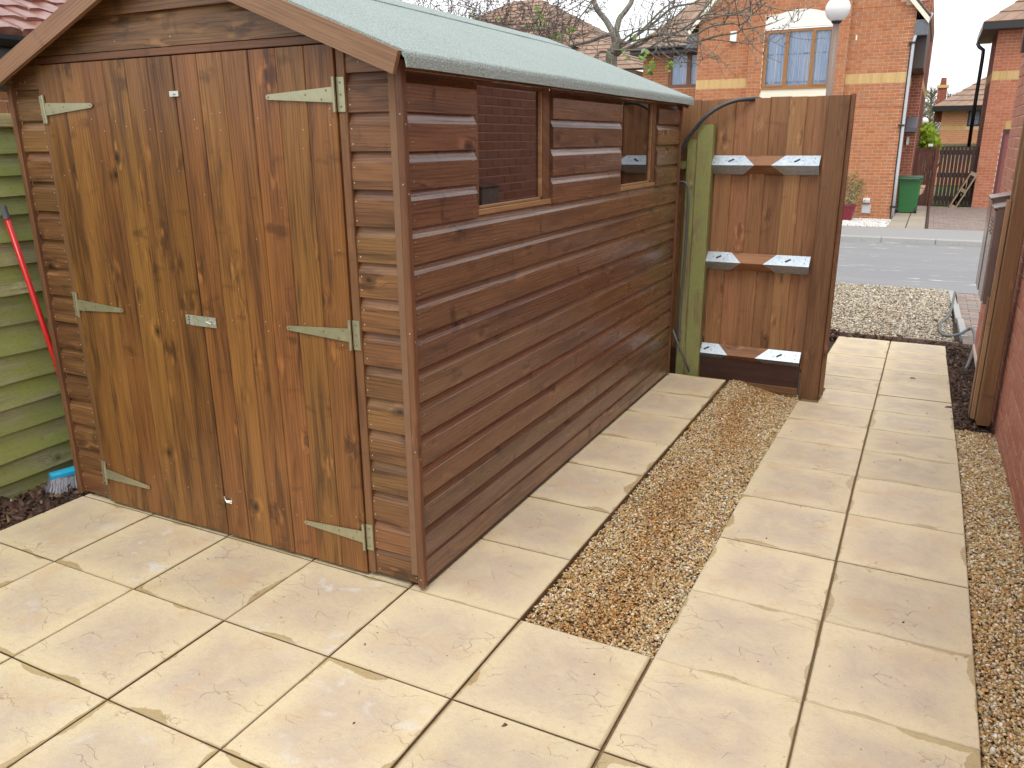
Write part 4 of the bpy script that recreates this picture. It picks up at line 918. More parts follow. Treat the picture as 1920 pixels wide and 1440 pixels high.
# ================================================================== OUR HOUSE WALL ON THE RIGHT
ow = thing('house_wall', (1.6, 2.0, -.05), 'red brick house side wall along the right edge of the gravel border', 'wall')
brick_wall(ow, (1.6, 5.75, 0), (0, -1, 0), (1, 0, 0), 9.5, -.15, 2.7, (MBO, MBY, MBOs, MBYs), M_mortO, npart=300, thick=.3)
mb = MB(); mb.box((1.59, -3.7, -.2), (1.607, 5.74, -.152)); mb.build('plinth', M_mortO, ow)
eb = thing('eaves_bracket', (1.5, 4.4, 2.3), 'dark brown timber bracket under the eaves at the upper right edge', 'bracket')
zb = P(1912, 98, 1, 4.4); board('bracket_post', eb, (zb.x + .095, 4.38, zb.z), (0, 0, 1), (0, 1, 0), 1.1, .09, .09, M_darkw); board('brace', eb, (zb.x + .09, 4.39, zb.z + .10), (.25, 0, .9), (0, 1, 0), .6, .05, .07, M_darkw)
xp0 = P(1832, 783, 1, 3.10).x; xp1 = P(1859, 785, 1, 3.10).x
p2_ = thing('fence_post', (xp0, 3.14, -.1), 'brown timber post fixed to the brick house wall in front of meter boxes', 'post')
board('post', p2_, (xp1, 3.10, -.06), (0, 0, 1), (0, 1, 0), 1.88, xp1 - xp0, .10, M_post, c=.004)
board('batten', p2_, (xp0 - .003, 3.215, -.06), (0, 0, 1), (0, 1, 0), 1.3, .022, .04, M_pale)
board('batten', p2_, (xp0 + .03, 3.23, -.07), (0, 0, 1), (0, 1, 0), 1.84, .04, .035, M_gate)
board('stop_strip', p2_, (xp0 + .02, 3.30, -.08), (0, 0, 1), (0, 1, 0), .74, .05, .10, M_post)
def meter(name, y0, y1, x0, zt, zb_, label, vents):
    t = thing(name, (1.5, (y0 + y1) / 2, zb_), label, 'meter box', 'brown meter boxes on the house wall')
    mb = MB(); xw = 1.598; lip = .035
    mb.add([(x0, y0, zb_), (xw, y0, zb_), (xw, y1, zb_), (x0, y1, zb_), (x0, y0, zt - .03), (xw, y0, zt), (xw, y1, zt), (x0, y1, zt - .03)], [(0, 3, 2, 1), (4, 5, 6, 7), (0, 1, 5, 4), (1, 2, 6, 5), (2, 3, 7, 6), (3, 0, 4, 7)]); mb.build('cabinet', M_brown, t)
    mb = MB(); mb.box((x0 - .012, y0 + .012, zb_ + .015), (x0 - .001, y1 - .012, zt - .045)); d = mb.build('door', M_brown2, t)
    mb = MB(); mb.add([(x0 - .02, y0 - .006, zt - .028), (xw, y0 - .006, zt + .004), (xw, y1 + .006, zt + .004), (x0 - .02, y1 + .006, zt - .028), (x0 - .02, y0 - .006, zt - .036), (xw, y0 - .006, zt - .004), (xw, y1 + .006, zt - .004), (x0 - .02, y1 + .006, zt - .036)], [(0, 1, 2, 3), (7, 6, 5, 4), (0, 4, 5, 1), (1, 5, 6, 2), (2, 6, 7, 3), (3, 7, 4, 0)]); mb.build('lid', M_brown, t)
    if vents:
        for i in range(5):
            for j in range(2): mb = MB(); mb.box((x0 - .018, y0 + .06 + j * .1, zt - .10 - i * .022), (x0 - .0125, y0 + .14 + j * .1, zt - .092 - i * .022)); mb.build('vent_slot', M_brown, d)
    return t
meter('meter_box', 3.47, 3.80, 1.455, P(1883, 381, 1, 3.47).z, .60, 'brown meter box with vent slots, the nearer one behind the wall post', True)
meter('meter_box', 3.90, 4.22, 1.455, P(1868, 362, 1, 3.95).z, .60, 'brown plain meter box, the farther of the two on the wall', False)
cb = thing('cable', (1.5, 6.5, -.25), 'loose grey cable looping over gravel and bark near the wall post', 'cable')
pts = [P(x, y, 2, zq) for x, y, zq in ((1790, 548, -.25), (1786, 570, -.24), (1778, 592, -.235), (1763, 606, -.24), (1762, 620, -.24), (1775, 630, -.24), (1800, 626, -.235), (1822, 616, -.18), (1828, 640, -.19), (1822, 665, -.20), (1811, 693, -.20))]
mb = MB(); mb.tube(smooth(pts, 5), .014, 8); mb.build('tube', M_gcable, cb, smooth=True)
# ================================================================== HOUSE ACROSS THE ROAD
YA = 19.6
def PA(x, y, Y=YA): return P(x, y, 1, Y)
xA0, xA1, zA0 = PA(1305, 150).x, PA(1669.8, 412).x - .01, -.34
zEl = PA(1305, 50).z; zEr = PA(1716, 14).z
A = thing('brick_house', (-2.1, YA, zA0), 'large orange brick gabled house across the road with bay window and yellow brick band', 'house')
bx0, bx1 = PA(1402, 148).x, PA(1585, 139).x
bt, bb = PA(1402, 148.4).z, PA(1399, 166.7).z; bz1 = zA0 + .075 * round((bt - zA0) / .075); bz0 = bz1 - .225
bm_ = (bx0 + bx1) / 2; zAp = 7.3; sl_ = (zAp - 4.45) / ((xA1 - xA0) / 2); rakeA = ((xA1 - xA0) / 2, zAp, sl_, sl_)
MA = (MBA, MBY, MBAs, MBYs)
wA = xA1 - xA0
brick_wall(A, (xA0, YA, 0), (1, 0, 0), (0, 1, 0), wA, zA0, 4.45, MA, M_mortA, holes=[(bx0 - xA0 + .1, bx1 - xA0 - .1, -1, 4.6)], npart=300, bands=[(bz0, bz1)], thick=.25, name='wall',
           wantpx=lambda b: (0 if b[0] > bx1 - xA0 - .3 and b[1] < 4.2 else 1, (wA - b[0]) + b[1] * .1))
# gable triangle above
brick_wall(A, (xA0, YA + .001, 0), (1, 0, 0), (0, 1, 0), wA, 4.46, zAp, MA, M_mortA, thick=.24, rake=rakeA, name='gable_wall')
# projecting bay
wz0, wz1 = PA(1433, 160, YA - .1).z, PA(1433, 57, YA - .1).z; wx0, wx1 = PA(1427, 160, YA - .1).x, PA(1555, 150, YA - .1).x + .03
pz0 = PA(1425, 189, YA - .1).z - .3
zarch = PA(1500, 17, YA - .1).z; wz1 = PA(1500, 53, YA - .1).z; wz0 = PA(1500, 164, YA - .1).z
brick_wall(A, (bx0, YA - .1125, 0), (1, 0, 0), (0, 1, 0), bx1 - bx0, zA0, 5.4, MA, M_mortA, holes=[(wx0 - bx0, wx1 - bx0, pz0, wz1 + .02), (wx0 - bx0, wx1 - bx0, wz1 + .02, zarch - .12)], thick=.11, name='bay_wall', first=0)
for xx in (bx0 - .0045, bx1 + .0005):
    mb = MB(); mb.box((xx, YA - .110, zA0), (xx + .004, YA - .001, 5.4)); mb.build('bay_return', MBA, A)
# arched white panel over the window, cream panel under it
mb = MB(); n = 14; F = YA - .118; zc0 = wz1 + .025; ze = PA(1434, 40, F).z - zc0
top = lambda x: zc0 + ze + (zarch - zc0 - ze) * (1 - ((x - (wx0 + wx1) / 2) / ((wx1 - wx0) / 2)) ** 2)
vs = []
for i in range(n + 1):
    x = wx0 + (wx1 - wx0) * i / n; vs += [(x, F, zc0), (x, F, top(x)), (x, F + .09, top(x)), (x, F + .09, zc0)]
mb.add(vs, [(j * 4 + i, j * 4 + (i + 1) % 4, (j + 1) * 4 + (i + 1) % 4, (j + 1) * 4 + i) for j in range(n) for i in range(4)] + [(0, 1, 2, 3), tuple(n * 4 + i for i in range(4))]); mb.build('arched_panel', M_render, A)
mb = MB(); mb.box((wx0 + .002, YA - .11, pz0 + .002), (wx1 - .002, YA - .03, wz0 - .03)); mb.build('cream_panel', M_cream, A)
def casement(parent, x0, x1, y, z0, z1, divs, mat, fr=.055, name='window', curtain=True):
    mb = MB(); d = .07
    mb.box((x0, y, z0), (x1, y + d, z0 + fr)); mb.box((x0, y, z1 - fr), (x1, y + d, z1)); mb.box((x0, y, z0 + fr), (x0 + fr, y + d, z1 - fr)); mb.box((x1 - fr, y, z0 + fr), (x1, y + d, z1 - fr))
    for xd in divs: mb.box((xd - fr * .6, y - .002, z0 + fr), (xd + fr * .6, y + d, z1 - fr))
    wn = mb.build(name, mat, parent); e = [x0] + list(divs) + [x1]
    for i in range(len(e) - 1):
        a = e[i] + fr * (1 if i == 0 else .6); b = e[i + 1] - fr * (1 if i == len(e) - 2 else .6)
        if i in (0, len(e) - 2) and len(e) > 3:
            mb = MB(); q = .035; yy = y - .012
            mb.box((a - .02, yy, z0 + fr - .02), (b + .02, yy + .03, z0 + fr - .02 + q)); mb.box((a - .02, yy, z1 - fr + .02 - q), (b + .02, yy + .03, z1 - fr + .02))
            mb.box((a - .02, yy, z0 + fr - .02 + q), (a - .02 + q, yy + .03, z1 - fr + .02 - q)); mb.box((b + .02 - q, yy, z0 + fr - .02 + q), (b + .02, yy + .03, z1 - fr + .02 - q)); mb.build('sash', mat, wn)
        mb = MB(); mb.box((a + .003, y + .03, z0 + fr + .003), (b - .003, y + .04, z1 - fr - .003)); mb.build('pane', M_hglass, wn)
        if curtain:
            m2 = MB(); nn = 46; vs = []
            for j in range(nn + 1):
                t = j / nn; x = a + (b - a) * t; yy = y + .075 + .022 * math.sin(t * (b - a) * 70 + 1.2 * math.sin(t * 9)); vs += [(x, yy, z0 + .02), (x, yy + .006, z1 - .03)]
            m2.add(vs, [(2 * j, 2 * j + 2, 2 * j + 3, 2 * j + 1) for j in range(nn)]); m2.build('curtain', M_curt, wn, fix=False, smooth=True)
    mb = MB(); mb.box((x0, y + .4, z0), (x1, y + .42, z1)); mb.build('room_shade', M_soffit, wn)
    return wn
d1, d2 = PA(1474, 110, YA - .1).x, PA(1522, 105, YA - .1).x
casement(A, wx0 + .01, wx1 - .01, YA - .085, wz0, wz1, [d1, d2], M_frame, .06)
mb = MB(); mb.box((wx0 - .02, YA - .135, wz0 - .03), (wx1 + .02, YA - .07, wz0 - .002)); mb.build('window_sill', M_frame, A)
# right return wall of the gabled wing, main body behind
brick_wall(A, (xA1 - .008, YA + .004, 0), (0, 1, 0), (-1, 0, 0), 2.69, zA0, 4.45, (MBA, MBY, MBD, MBYs), M_mortD, bands=[(bz0, bz1)], thick=.2, name='side_wall')  # shade of this side is painted by the darker brick
xm = P(1720, 232, 1, YA + 2.7).x; print('xm', xm)
brick_wall(A, (xm, YA + 2.745, 0), (0, 1, 0), (-1, 0, 0), 7.5, zA0, 4.9, (MBA, MBY, MBD, MBYs), M_mortD, bands=[(bz0, bz1)], thick=.2, name='side_wall')
brick_wall(A, (xA1 - .15, YA + 2.7, 0), (1, 0, 0), (0, 1, 0), xm - xA1 + .148, zA0, 4.9, (MBA, MBY, MBD, MBYs), M_mortD, thick=.04, name='return_wall')  # darker brick again, carrying the painted shade of the side
# string course line, set-back main body on the left with its window
zs_ = PA(1593, 200.7).z; mb = MB(); mb.box((bx1 + .002, YA - .006, zs_ - .015), (xA1, YA - .001, zs_ + .012)); mb.build('string_course', MBA, A)
YM = 21.5
xm0 = PA(1207, 95, YM).x; zf0, zf1 = PA(1260, 97, YM - .3).z, PA(1260, 88, YM - .35).z + .02
cx0, cx1, cz0, cz1 = PA(1255, 97, YM).x, PA(1330, 97, YM).x, PA(1258, 166, YM).z, PA(1258, 98, YM).z
brick_wall(A, (xm0, YM, 0), (1, 0, 0), (0, 1, 0), xA0 - xm0 + .3, zA0, cz1 + .06, MA, M_mortA, holes=[(cx0 - xm0, cx1 - xm0 + .4, cz0, cz1 + .2)], thick=.2, name='set_back_wall')
casement(A, cx0, cx1 + .3, YM + .02, cz0, cz1, [PA(1293, 97, YM).x], M_dframe, .10)
mb = MB(); mb.box((xm0 + .01, YM + .2, zA0), (xm0 + .2, YM + 6, cz1 + .05)); mb.build('end_wall', M_mortD, A)
# roofs as stepped courses of tiles
def tiled(parent, a, b, c, d, nrow, ncol, name='roof', mat=None, kind='stuff', th=.03):
    """quad a(left eave) b(right eave) c(right top) d(left top); one joined stepped tile field over a deck"""
    a, b, c, d = map(Vector, (a, b, c, d)); n = (b - a).cross(d - a).normalized()
    if n.z < 0: n = -n
    dk = MB(); dk.add([a, b, c, d, a - n * .06, b - n * .06, c - n * .06, d - n * .06], [(0, 1, 2, 3), (7, 6, 5, 4), (0, 4, 5, 1), (1, 5, 6, 2), (2, 6, 7, 3), (3, 7, 4, 0)]); ro = dk.build(name, M_soffit, parent)
    mb = MB(); step = (b - a).length / ncol
    for r in range(nrow):
        t0, t1 = r / nrow, min(1, (r + 1.0) / nrow); l0, r0, l1, r1 = a.lerp(d, t0), b.lerp(c, t0), a.lerp(d, t1), b.lerp(c, t1)
        k = max(1, round((r0 - l0).length / step)); 
        for i in range(k):
            u0, u1 = i / k, (i + .965) / k
            p, q, s_, t_2 = l0.lerp(r0, u0), l0.lerp(r0, u1), l1.lerp(r1, u1), l1.lerp(r1, u0); h = th + random.uniform(-.003, .003); mb.cr = random.random() * .99 + .01
            mb.add([p + n * h, q + n * h, s_ + n * .004, t_2 + n * .004, p, q, s_, t_2], [(0, 1, 2, 3), (0, 4, 5, 1), (1, 5, 6, 2), (3, 7, 4, 0)])
    mb.build('roof_tile', mat or M_tile, ro, kind=kind); return ro
zr0 = PA(1260, 87, YM - .4).z
hipx = PA(1310, 35, YM + 2.5)
tiled(A, (xm0 - .25, YM - .4, zr0), (xA0 - .02, YM - .4, zr0), (xA0 + 1.5, YM + 4.2, zr0 + 3.6), (xm0 + 3.2, YM + 4.2, zr0 + 3.6), 14, 12)
tiled(A, (xm0 - .25, YM + 8.8, zr0), (xm0 - .25, YM - .4, zr0), (xm0 + 3.2, YM + 4.2, zr0 + 3.6), (xm0 + 3.2, YM + 4.3, zr0 + 3.6), 14, 22)
mb = MB(); mb.box((xm0 - .25, YM - .42, zr0 - .16), (xA0 - .002, YM - .40, zr0 - .005)); mb.box((xm0 - .25, YM - .399, zr0 - .17), (xA0 - .003, YM - .001, zr0 - .15)); mb.box((xm0 - .27, YM - .42, zr0 - .16), (xm0 - .251, YM + 5, zr0 - .005)); mb.build('fascia', M_fasc, A)
mb = MB(); mb.prism([(.05 * math.cos(t), .05 * math.sin(t)) for t in [i * math.pi / 4 for i in range(8)]], xA0 - xm0 + .2); mb.build('gutter', M_black, A, frame((xm0 - .25, YM - .47, zr0 - .03), (1, 0, 0), (0, 1, 0)))
# gable roof of the wing with pale verge boards
ez = 4.45; ap = (xA0 + wA / 2, zAp + .1)
for s_, ex_ in ((-1, xA0 - .28), (1, xA1 + .28)):
    zz = ap[1] - abs(ex_ - ap[0]) * sl_
    if s_ < 0: tiled(A, (ex_, YA + 6, zz), (ex_, YA - .1, zz), (ap[0], YA - .1, ap[1]), (ap[0], YA + 6, ap[1]), 14, 20)
    else: tiled(A, (ex_, YA - .1, zz), (ex_, YA + 6, zz), (ap[0], YA + 6, ap[1]), (ap[0], YA - .1, ap[1]), 14, 20)
    mb = MB(); v_ = [(ap[0], ap[1] - .07), (ex_, zz - .07), (ex_, zz - .2), (ap[0], ap[1] - .2)]
    mb.add([(x, YA - .135, z) for x, z in v_] + [(x, YA - .105, z) for x, z in v_], [(0, 1, 2, 3), (7, 6, 5, 4), (0, 4, 5, 1), (1, 5, 6, 2), (2, 6, 7, 3), (3, 7, 4, 0)]); mb.build('verge_board', M_cream, A)
    mb = MB(); w_ = s_ * .0; xi = xA0 if s_ < 0 else xA1
    mb.box((min(xi, ex_) + .004, YA - .08, zz - .42), (max(xi, ex_) - .004, YA + .25, zz - .1)); mb.build('kneeler', M_lead, A)
zz = ap[1] - abs(xA1 + .28 - ap[0]) * sl_
mb = MB(); mb.box((xA1 + .004, YA + .26, zz - 1.1), (xA1 + .27, YA + 2.68, zz - .1)); mb.build('soffit_box', M_soffit, A)
# downpipe on the corner
dp = [PA(x, y, YA - .05 if i > 1 else YA + .3) for i, (x, y) in enumerate(((1748, 24), (1740, 40), (1720, 57), (1713, 78), (1699, 190), (1683, 320), (1673, 409)))]
mb = MB(); mb.tube(dp, .034, 8); dpo = mb.build('downpipe', M_grey, A, smooth=True)
for q in ((1712, 80), (1692, 235), (1676, 388)):
    c = PA(*q, YA - .05); mb = MB(); mb.box((c.x - .09, c.y - .045, c.z - .02), (c.x + .045, c.y + .045, c.z + .02)); mb.build('pipe_clip', M_black, dpo)
mb = MB(); mb.tube([v + Vector((-.045, .06, 0)) for v in dp[3:]], .02, 6); mb.build('drain_pipe', M_black, dpo)
# wall fittings
def wallbox(nm, x0, y0, x1, y1, mat, d=.06, label=None, Y=YA):
    a = PA(x0, y1, Y); b = PA(x1, y0, Y); m = MB(); m.box((a.x, Y - d, a.z), (b.x, Y - .001, b.z)); return m.build(nm, mat, A)
v1 = wallbox('flue_vent', 1618, 371, 1632, 379, M_white, .09); mb = MB(); c = PA(1625, 376); mb.box((c.x - .07, YA - .094, c.z - .02), (c.x + .07, YA - .0905, c.z + .015)); mb.build('vent_grille', M_grey, v1)
wallbox('meter_cover', 1615, 384, 1633, 399, M_grey, .03)
wallbox('alarm_box', 1370, 59, 1383, 79, M_white, .1); wallbox('wall_vent', 1604, 66, 1608, 76, M_cream, .02); wallbox('wall_vent', 1590, 283, 1593, 290, M_cream, .02)
# porch canopy and small white box on the side wall
yc = YA + 2.69; c0 = P(1699, 240, 1, yc); c1 = P(1720, 240, 1, yc); ct = P(1705, 219, 1, yc).z; x0_, x1_ = c0.x, c1.x; z0_ = c0.z
mb = MB(); mb.box((x0_, yc - .5, z0_ - .1), (x1_, yc, z0_)); mb.add([(x0_, yc - .5, z0_ + .001), (x1_, yc - .5, z0_ + .001), (x1_, yc, z0_ + .001), (x0_, yc, z0_ + .001), (x0_, yc, ct), (x1_, yc, ct)], [(0, 1, 5, 4), (0, 4, 3), (1, 2, 5), (2, 3, 4, 5), (0, 3, 2, 1)]); mb.build('porch_canopy', M_lead, A)
c = P(1702, 264, 1, yc); mb = MB(); mb.box((c.x - .03, yc - .06, c.z - .1), (c.x + .03, yc, c.z + .1)); mb.build('light_box', M_white, A)

# potted climber by the far house
pc = P(1583, 416, 2, -.30); pcY = pc.y
pot = thing('plant_pot', (pc.x, pcY, -.29), 'burgundy tapered plant pot with a straggly climber against the orange brick wall', 'plant pot')
mb = MB(); mb.lathe([(0, 0), (.15, 0), (.215, .36), (.235, .37), (.235, .40), (.21, .40), (.2, .35), (0, .34)], 24, (pc.x, pcY, -.30)); mb.build('pot', M_pot, pot, smooth=False)
mb = MB(); lv = []; lc = []
base_ = Vector((pc.x, pcY, .06))
for i in range(16):
    tgt = PA(random.choice([1600, 1608, 1612, 1616, 1604, 1590]) + random.uniform(-4, 4), random.uniform(325, 385), YA - .06); pts = smooth([base_ + Vector((random.uniform(-.1, .1), 0, 0)), base_.lerp(tgt, .5) + Vector((random.uniform(-.12, .12), random.uniform(-.05, .05), 0)), tgt], 4); mb.tube(pts, .006, 4)
    for p in pts[2:]:
        for _ in range(5): lv.append(p + Vector(np.random.default_rng(len(lv)).normal(0, .05, 3)))
mb.build('stem', M_twig, pot)
def leaves(name, pts, size, pal, parent, mat=None, wts=None, label=None):
    n = len(pts); P_ = np.array([tuple(p) for p in pts]); Rr = rotmats(n, 1.2); s = size * rng.uniform(.6, 1.3, n)
    q = np.array([(-.5, 0, 0), (-.1, .28, .05), (.5, 0, -.03), (-.1, -.28, .05)]); V = np.einsum('nij,mj->nmi', Rr, q) * s[:, None, None] + P_[:, None]
    F = np.arange(n * 4).reshape(n, 4); me = fastmesh(name, V.reshape(-1, 3), F, mat or M_leaf, np.repeat(pick(pal, n, wts, .15), 4, 0)); o = bpy.data.objects.new(name, me); reg(o, Matrix(), parent); o['kind'] = 'stuff'; return o
leaves('leaves', lv, .06, [(.36, .33, .12), (.25, .24, .08), (.5, .42, .2)], pot)

# ------------------------------------------------------------------ street lamps
def lamp(px, py, rpx, Y, zb_, label, hgt=None):
    c = P(px, py, 1, Y); _, _, d = project(c); r = rpx * d / FPX
    t = thing('street_lamp', (c.x, Y, zb_), label, 'street lamp', 'globe street lamps')
    mb = MB(); prof = [(r * math.sin(a), -r * math.cos(a)) for a in [math.pi * i / 18 for i in range(19)]]; mb.lathe(prof, 32, c); mb.build('globe', M_globe, t, smooth=True)
    mb = MB(); mb.lathe([(0, -r * 1.15), (r * .3, -r * 1.12), (r * .45, -r * .93), (r * .32, -r * .9), (0, -r * .9)], 20, c); mb.build('collar', M_black, t)
    mb = MB(); mb.lathe([(.085, zb_ - c.z), (.085, -1.9 - r), (.062, -1.6 - r), (.058, -r * 1.15), (0, -r * 1.15)] if hgt is None else [(.05, zb_ - c.z), (.03, -r * 1.1), (0, -r * 1.1)], 16, c); mb.build('column', M_lamppost, t, smooth=True)
    return t
lamp(1571, 17, 22.5, 14.9, -.22, 'globe street lamp with brown column on the footway before the orange house')
lamp(1733, 228, 7.5, 33, -.3, 'small distant globe street lamp above the bright green bush', 1)

# ------------------------------------------------------------------ between the houses: gate, fence, bin, pallet
YF2 = 24.4
fx0, fx1 = xm + .012, P(1748, 330, 1, YF2).x
ff = thing('garden_fence', (fx0, YF2, -.33), 'red brown close boarded fence beside the green wheelie bin', 'fence')
zt0 = P(1700, 277, 1, YF2).z; n_ = 9; wd = (fx1 - fx0) / n_
for i in range(n_): board('fence_board', ff, (fx0 + (i + 1) * wd, YF2 + (.01 if i % 2 else 0), -.33), (0, 0, 1), (0, 1, 0), zt0 + .33 + random.uniform(-.01, .01), wd - .004, .02, M_farfence)
board('post', ff, (fx1 + .09, YF2 - .05, -.33), (0, 0, 1), (0, 1, 0), zt0 + .42, .088, .09, M_farfence)
mb = MB(); cpt = P(1742, 273, 1, YF2); mb.box((cpt.x - .02, YF2 - .06, cpt.z - .02), (cpt.x + .10, YF2 + .05, cpt.z + .05)); mb.build('post_cap', M_white, ff)
gx0, gx1 = fx1 + .11, P(1828, 380, 1, YF2).x
gt = thing('slatted_gate', (gx0, YF2, -.33), 'dark slatted timber gate with see-through gaps between the two far houses', 'gate')
zt1 = P(1790, 275, 1, YF2).z; n_ = 11; wd = (gx1 - gx0) / n_
for i in range(n_): board('slat', gt, (gx0 + (i + 1) * wd, YF2, -.26), (0, 0, 1), (0, 1, 0), zt1 + .26, wd * .74, .02, M_fargate)
for z in (zt1 - .22, P(1790, 333, 1, YF2).z, -.16): board('cross_rail', gt, (gx0, YF2 + .021, z), (1, 0, 0), (0, 1, 0), gx1 - gx0, .13, .04, M_fargate)
board('post', gt, (gx1 + .10, YF2 - .02, -.33), (0, 0, 1), (0, 1, 0), 1.25, .09, .09, M_fargate)
sheet('lawn', [-6, 14], [(24.7, -.32), (80, -.32)], M_grass)
bw = thing('garden_wall', (2.5, 30, -.3), 'low garden wall with pale coping beyond the slatted gate', 'wall')
zc2 = P(1790, 271, 1, 30).z; mb = MB(); mb.box((P(1755, 271, 1, 30).x, 30, zc2 - .55), (4.2, 30.2, zc2 - .05)); mb.build('wall', M_mortD, bw); mb = MB(); mb.box((P(1753, 271, 1, 30).x, 29.95, zc2 - .049), (4.2, 30.25, zc2 + .03)); mb.build('coping', M_cslab, bw)
# wheelie bin
bc = P(1699, 401, 2, -.30); by = bc.y; bl, brx = P(1682, 398, 1, by).x, P(1716, 398, 1, by).x; tl, tr = P(1684, 340, 1, by).x, P(1722, 340, 1, by).x; zt = P(1700, 330, 1, by).z
wb = thing('wheelie_bin', (bc.x, by, -.3), 'green wheelie bin standing by the downpipe of the orange brick house', 'bin')
h_ = zt + .30; mb = MB(); b0, b1 = .23, .28; zb_ = -.30 + .06
def ring(hw, hd, z, cx, c=.03): return [(cx - hw + c, by - hd, z), (cx + hw - c, by - hd, z), (cx + hw, by - hd + c, z), (cx + hw, by + hd - c, z), (cx + hw - c, by + hd, z), (cx - hw + c, by + hd, z), (cx - hw, by + hd - c, z), (cx - hw, by - hd + c, z)]
cb_ = (bl + brx) / 2 ; ct_ = cb_
rings = [ring(.215, .25, zb_, ct_), ring(.22, .26, zb_ + .1, ct_), ring(.262, .33, zt - .12, ct_), ring(.285, .35, zt - .118, ct_), ring(.285, .35, zt - .075, ct_)]
mb.add([v for r in rings for v in r], [(i * 8 + j, i * 8 + (j + 1) % 8, (i + 1) * 8 + (j + 1) % 8, (i + 1) * 8 + j) for i in range(4) for j in range(8)] + [tuple(range(8)), tuple(32 + j for j in range(8))]); mb.build('body', M_bin, wb)
rings = [ring(.295, .37, zt - .074, ct_), ring(.30, .375, zt - .04, ct_), ring(.27, .33, zt, ct_)]
mb = MB(); mb.add([v for r in rings for v in r], [(i * 8 + j, i * 8 + (j + 1) % 8, (i + 1) * 8 + (j + 1) % 8, (i + 1) * 8 + j) for i in range(2) for j in range(8)] + [tuple(range(8)), tuple(16 + j for j in range(8))]); mb.build('lid', M_bindk, wb)
for s_ in (-1, 1):
    mb = MB(); mb.tube([(ct_ + s_ * .19, by - .22, -.2), (ct_ + s_ * .24, by - .22, -.2)], .095, 16); mb.build('wheel', M_rub, wb)
mb = MB(); mb.tube([(ct_ - .2, by - .22, -.2), (ct_ + .2, by - .22, -.2)], .015, 8); mb.build('axle', M_rub, wb)
mb = MB(); mb.tube([(ct_ - .22, by - .39, zt - .06), (ct_ + .22, by - .39, zt - .06)], .016, 8); mb.build('handle', M_bindk, wb)
# cardboard and blue crate behind it
kb2 = thing('cardboard_box', (1.0, 21.9, 0), 'crumpled cardboard box on a blue crate beside the green wheelie bin', 'box')
a = P(1717, 366, 1, 22.0); b = P(1733, 348, 1, 22.0); mb = MB()
mb.add([(a.x, 22, a.z), (b.x - .02, 21.95, a.z + .03), (b.x, 22.3, a.z + .05), (a.x + .05, 22.3, a.z), (a.x + .02, 22, b.z - .02), (b.x + .02, 21.97, b.z - .06), (b.x + .03, 22.3, b.z), (a.x, 22.3, b.z)], [(0, 3, 2, 1), (4, 5, 6, 7), (0, 1, 5, 4), (1, 2, 6, 5), (2, 3, 7, 6), (3, 0, 4, 7)]); mb.build('carton', M_card, kb2)
mb = MB(); mb.add([(a.x + .02, 21.94, b.z - .05), (b.x, 21.93, b.z - .09), (b.x - .05, 21.82, a.z + .02), (a.x - .02, 21.85, a.z - .03)], [(0, 1, 2, 3)]); mb.build('flap', M_card, kb2)
cr_ = thing('crate', (1.0, 22, -.3), 'dark blue plastic crate under the cardboard behind the wheelie bin', 'crate')
mb = MB(); mb.box((a.x - .05, 21.95, -.3), (b.x - .10, 22.3, a.z - .035)); mb.box((a.x - .07, 21.93, a.z - .11), (b.x - .08, 22.32, a.z - .075)); mb.build('crate_body', M_blue, cr_)
# pallet leaning on its side
plt = thing('pallet', (1.9, 23.9, -.3), 'weathered wooden pallet leaning on edge against the dark gate', 'pallet')
q0, q1 = P(1781, 389, 1, 23.7), P(1824, 322, 1, 24.1); q0.z = max(q0.z, -.31); D = (q1 - q0); Ln = D.length; X_ = D.normalized(); Y_ = Vector((0, 1, 0)); Y_ = (Y_ - X_ * Y_.dot(X_)).normalized(); Z_ = X_.cross(Y_)
def pb(nm, u, v, w_, L, Wd, T): board(nm, plt, q0 + X_ * u + Y_ * w_ + Z_ * v, X_, Y_, L, Wd, T, M_pallet)
pb('deck_board', 0, 0, 0, Ln, .035, .6); pb('deck_board', 0, -.15, 0, Ln, .035, .6)
for u in (0, Ln / 2 - .05, Ln - .1): pb('block', u, -.114, .0, .1, .113, .12)
# ------------------------------------------------------------------ house B on the right
cB = P(1821, 389, 2, -.31); YB2 = cB.y; xB = cB.x
B = thing('brick_house', (xB + 3, YB2, -.33), 'red brick house at the right with hipped tile roof and garage door frame', 'house')
zbb0, zbb1 = P(1861, 150, 1, YB2).z, P(1863, 134, 1, YB2).z; zb0 = -.33; bz1_ = zb0 + .075 * round((zbb1 - zb0) / .075)
gxa = P(1857, 391, 1, YB2).x; gzt = P(1879, 243, 1, YB2).z; zeB = P(1875, 45, 1, YB2).z
MBd = (MBD, MBY, MBD, MBYs)
brick_wall(B, (xB, YB2, 0), (1, 0, 0), (0, 1, 0), 6.0, zb0, zeB + .05, (MBO, MBY, MBB, MBYs), M_mortD, holes=[(gxa - xB, gxa - xB + 2.3, -1, gzt)], bands=[(bz1_ - .225, bz1_)], thick=.25)
brick_wall(B, (xB + .002, YB2 + 3.2, 0), (0, -1, 0), (1, 0, 0), 3.19, zb0, zeB + .05, (MBD, MBY, MBD, MBYs), M_mortD, bands=[(bz1_ - .225, bz1_)], thick=.2, name='side_wall')  # side in shade: the dark comes from the brick colour
mb = MB(); f_ = gxa; mb.box((f_ + .002, YB2 + .03, zb0), (f_ + .07, YB2 + .15, gzt)); mb.box((f_ + .07, YB2 + .03, gzt - .07), (f_ + 2.3, YB2 + .15, gzt - .002)); gf = mb.build('garage_frame', flat('plum_brown_frame', (.10, .035, .045), .5), B)
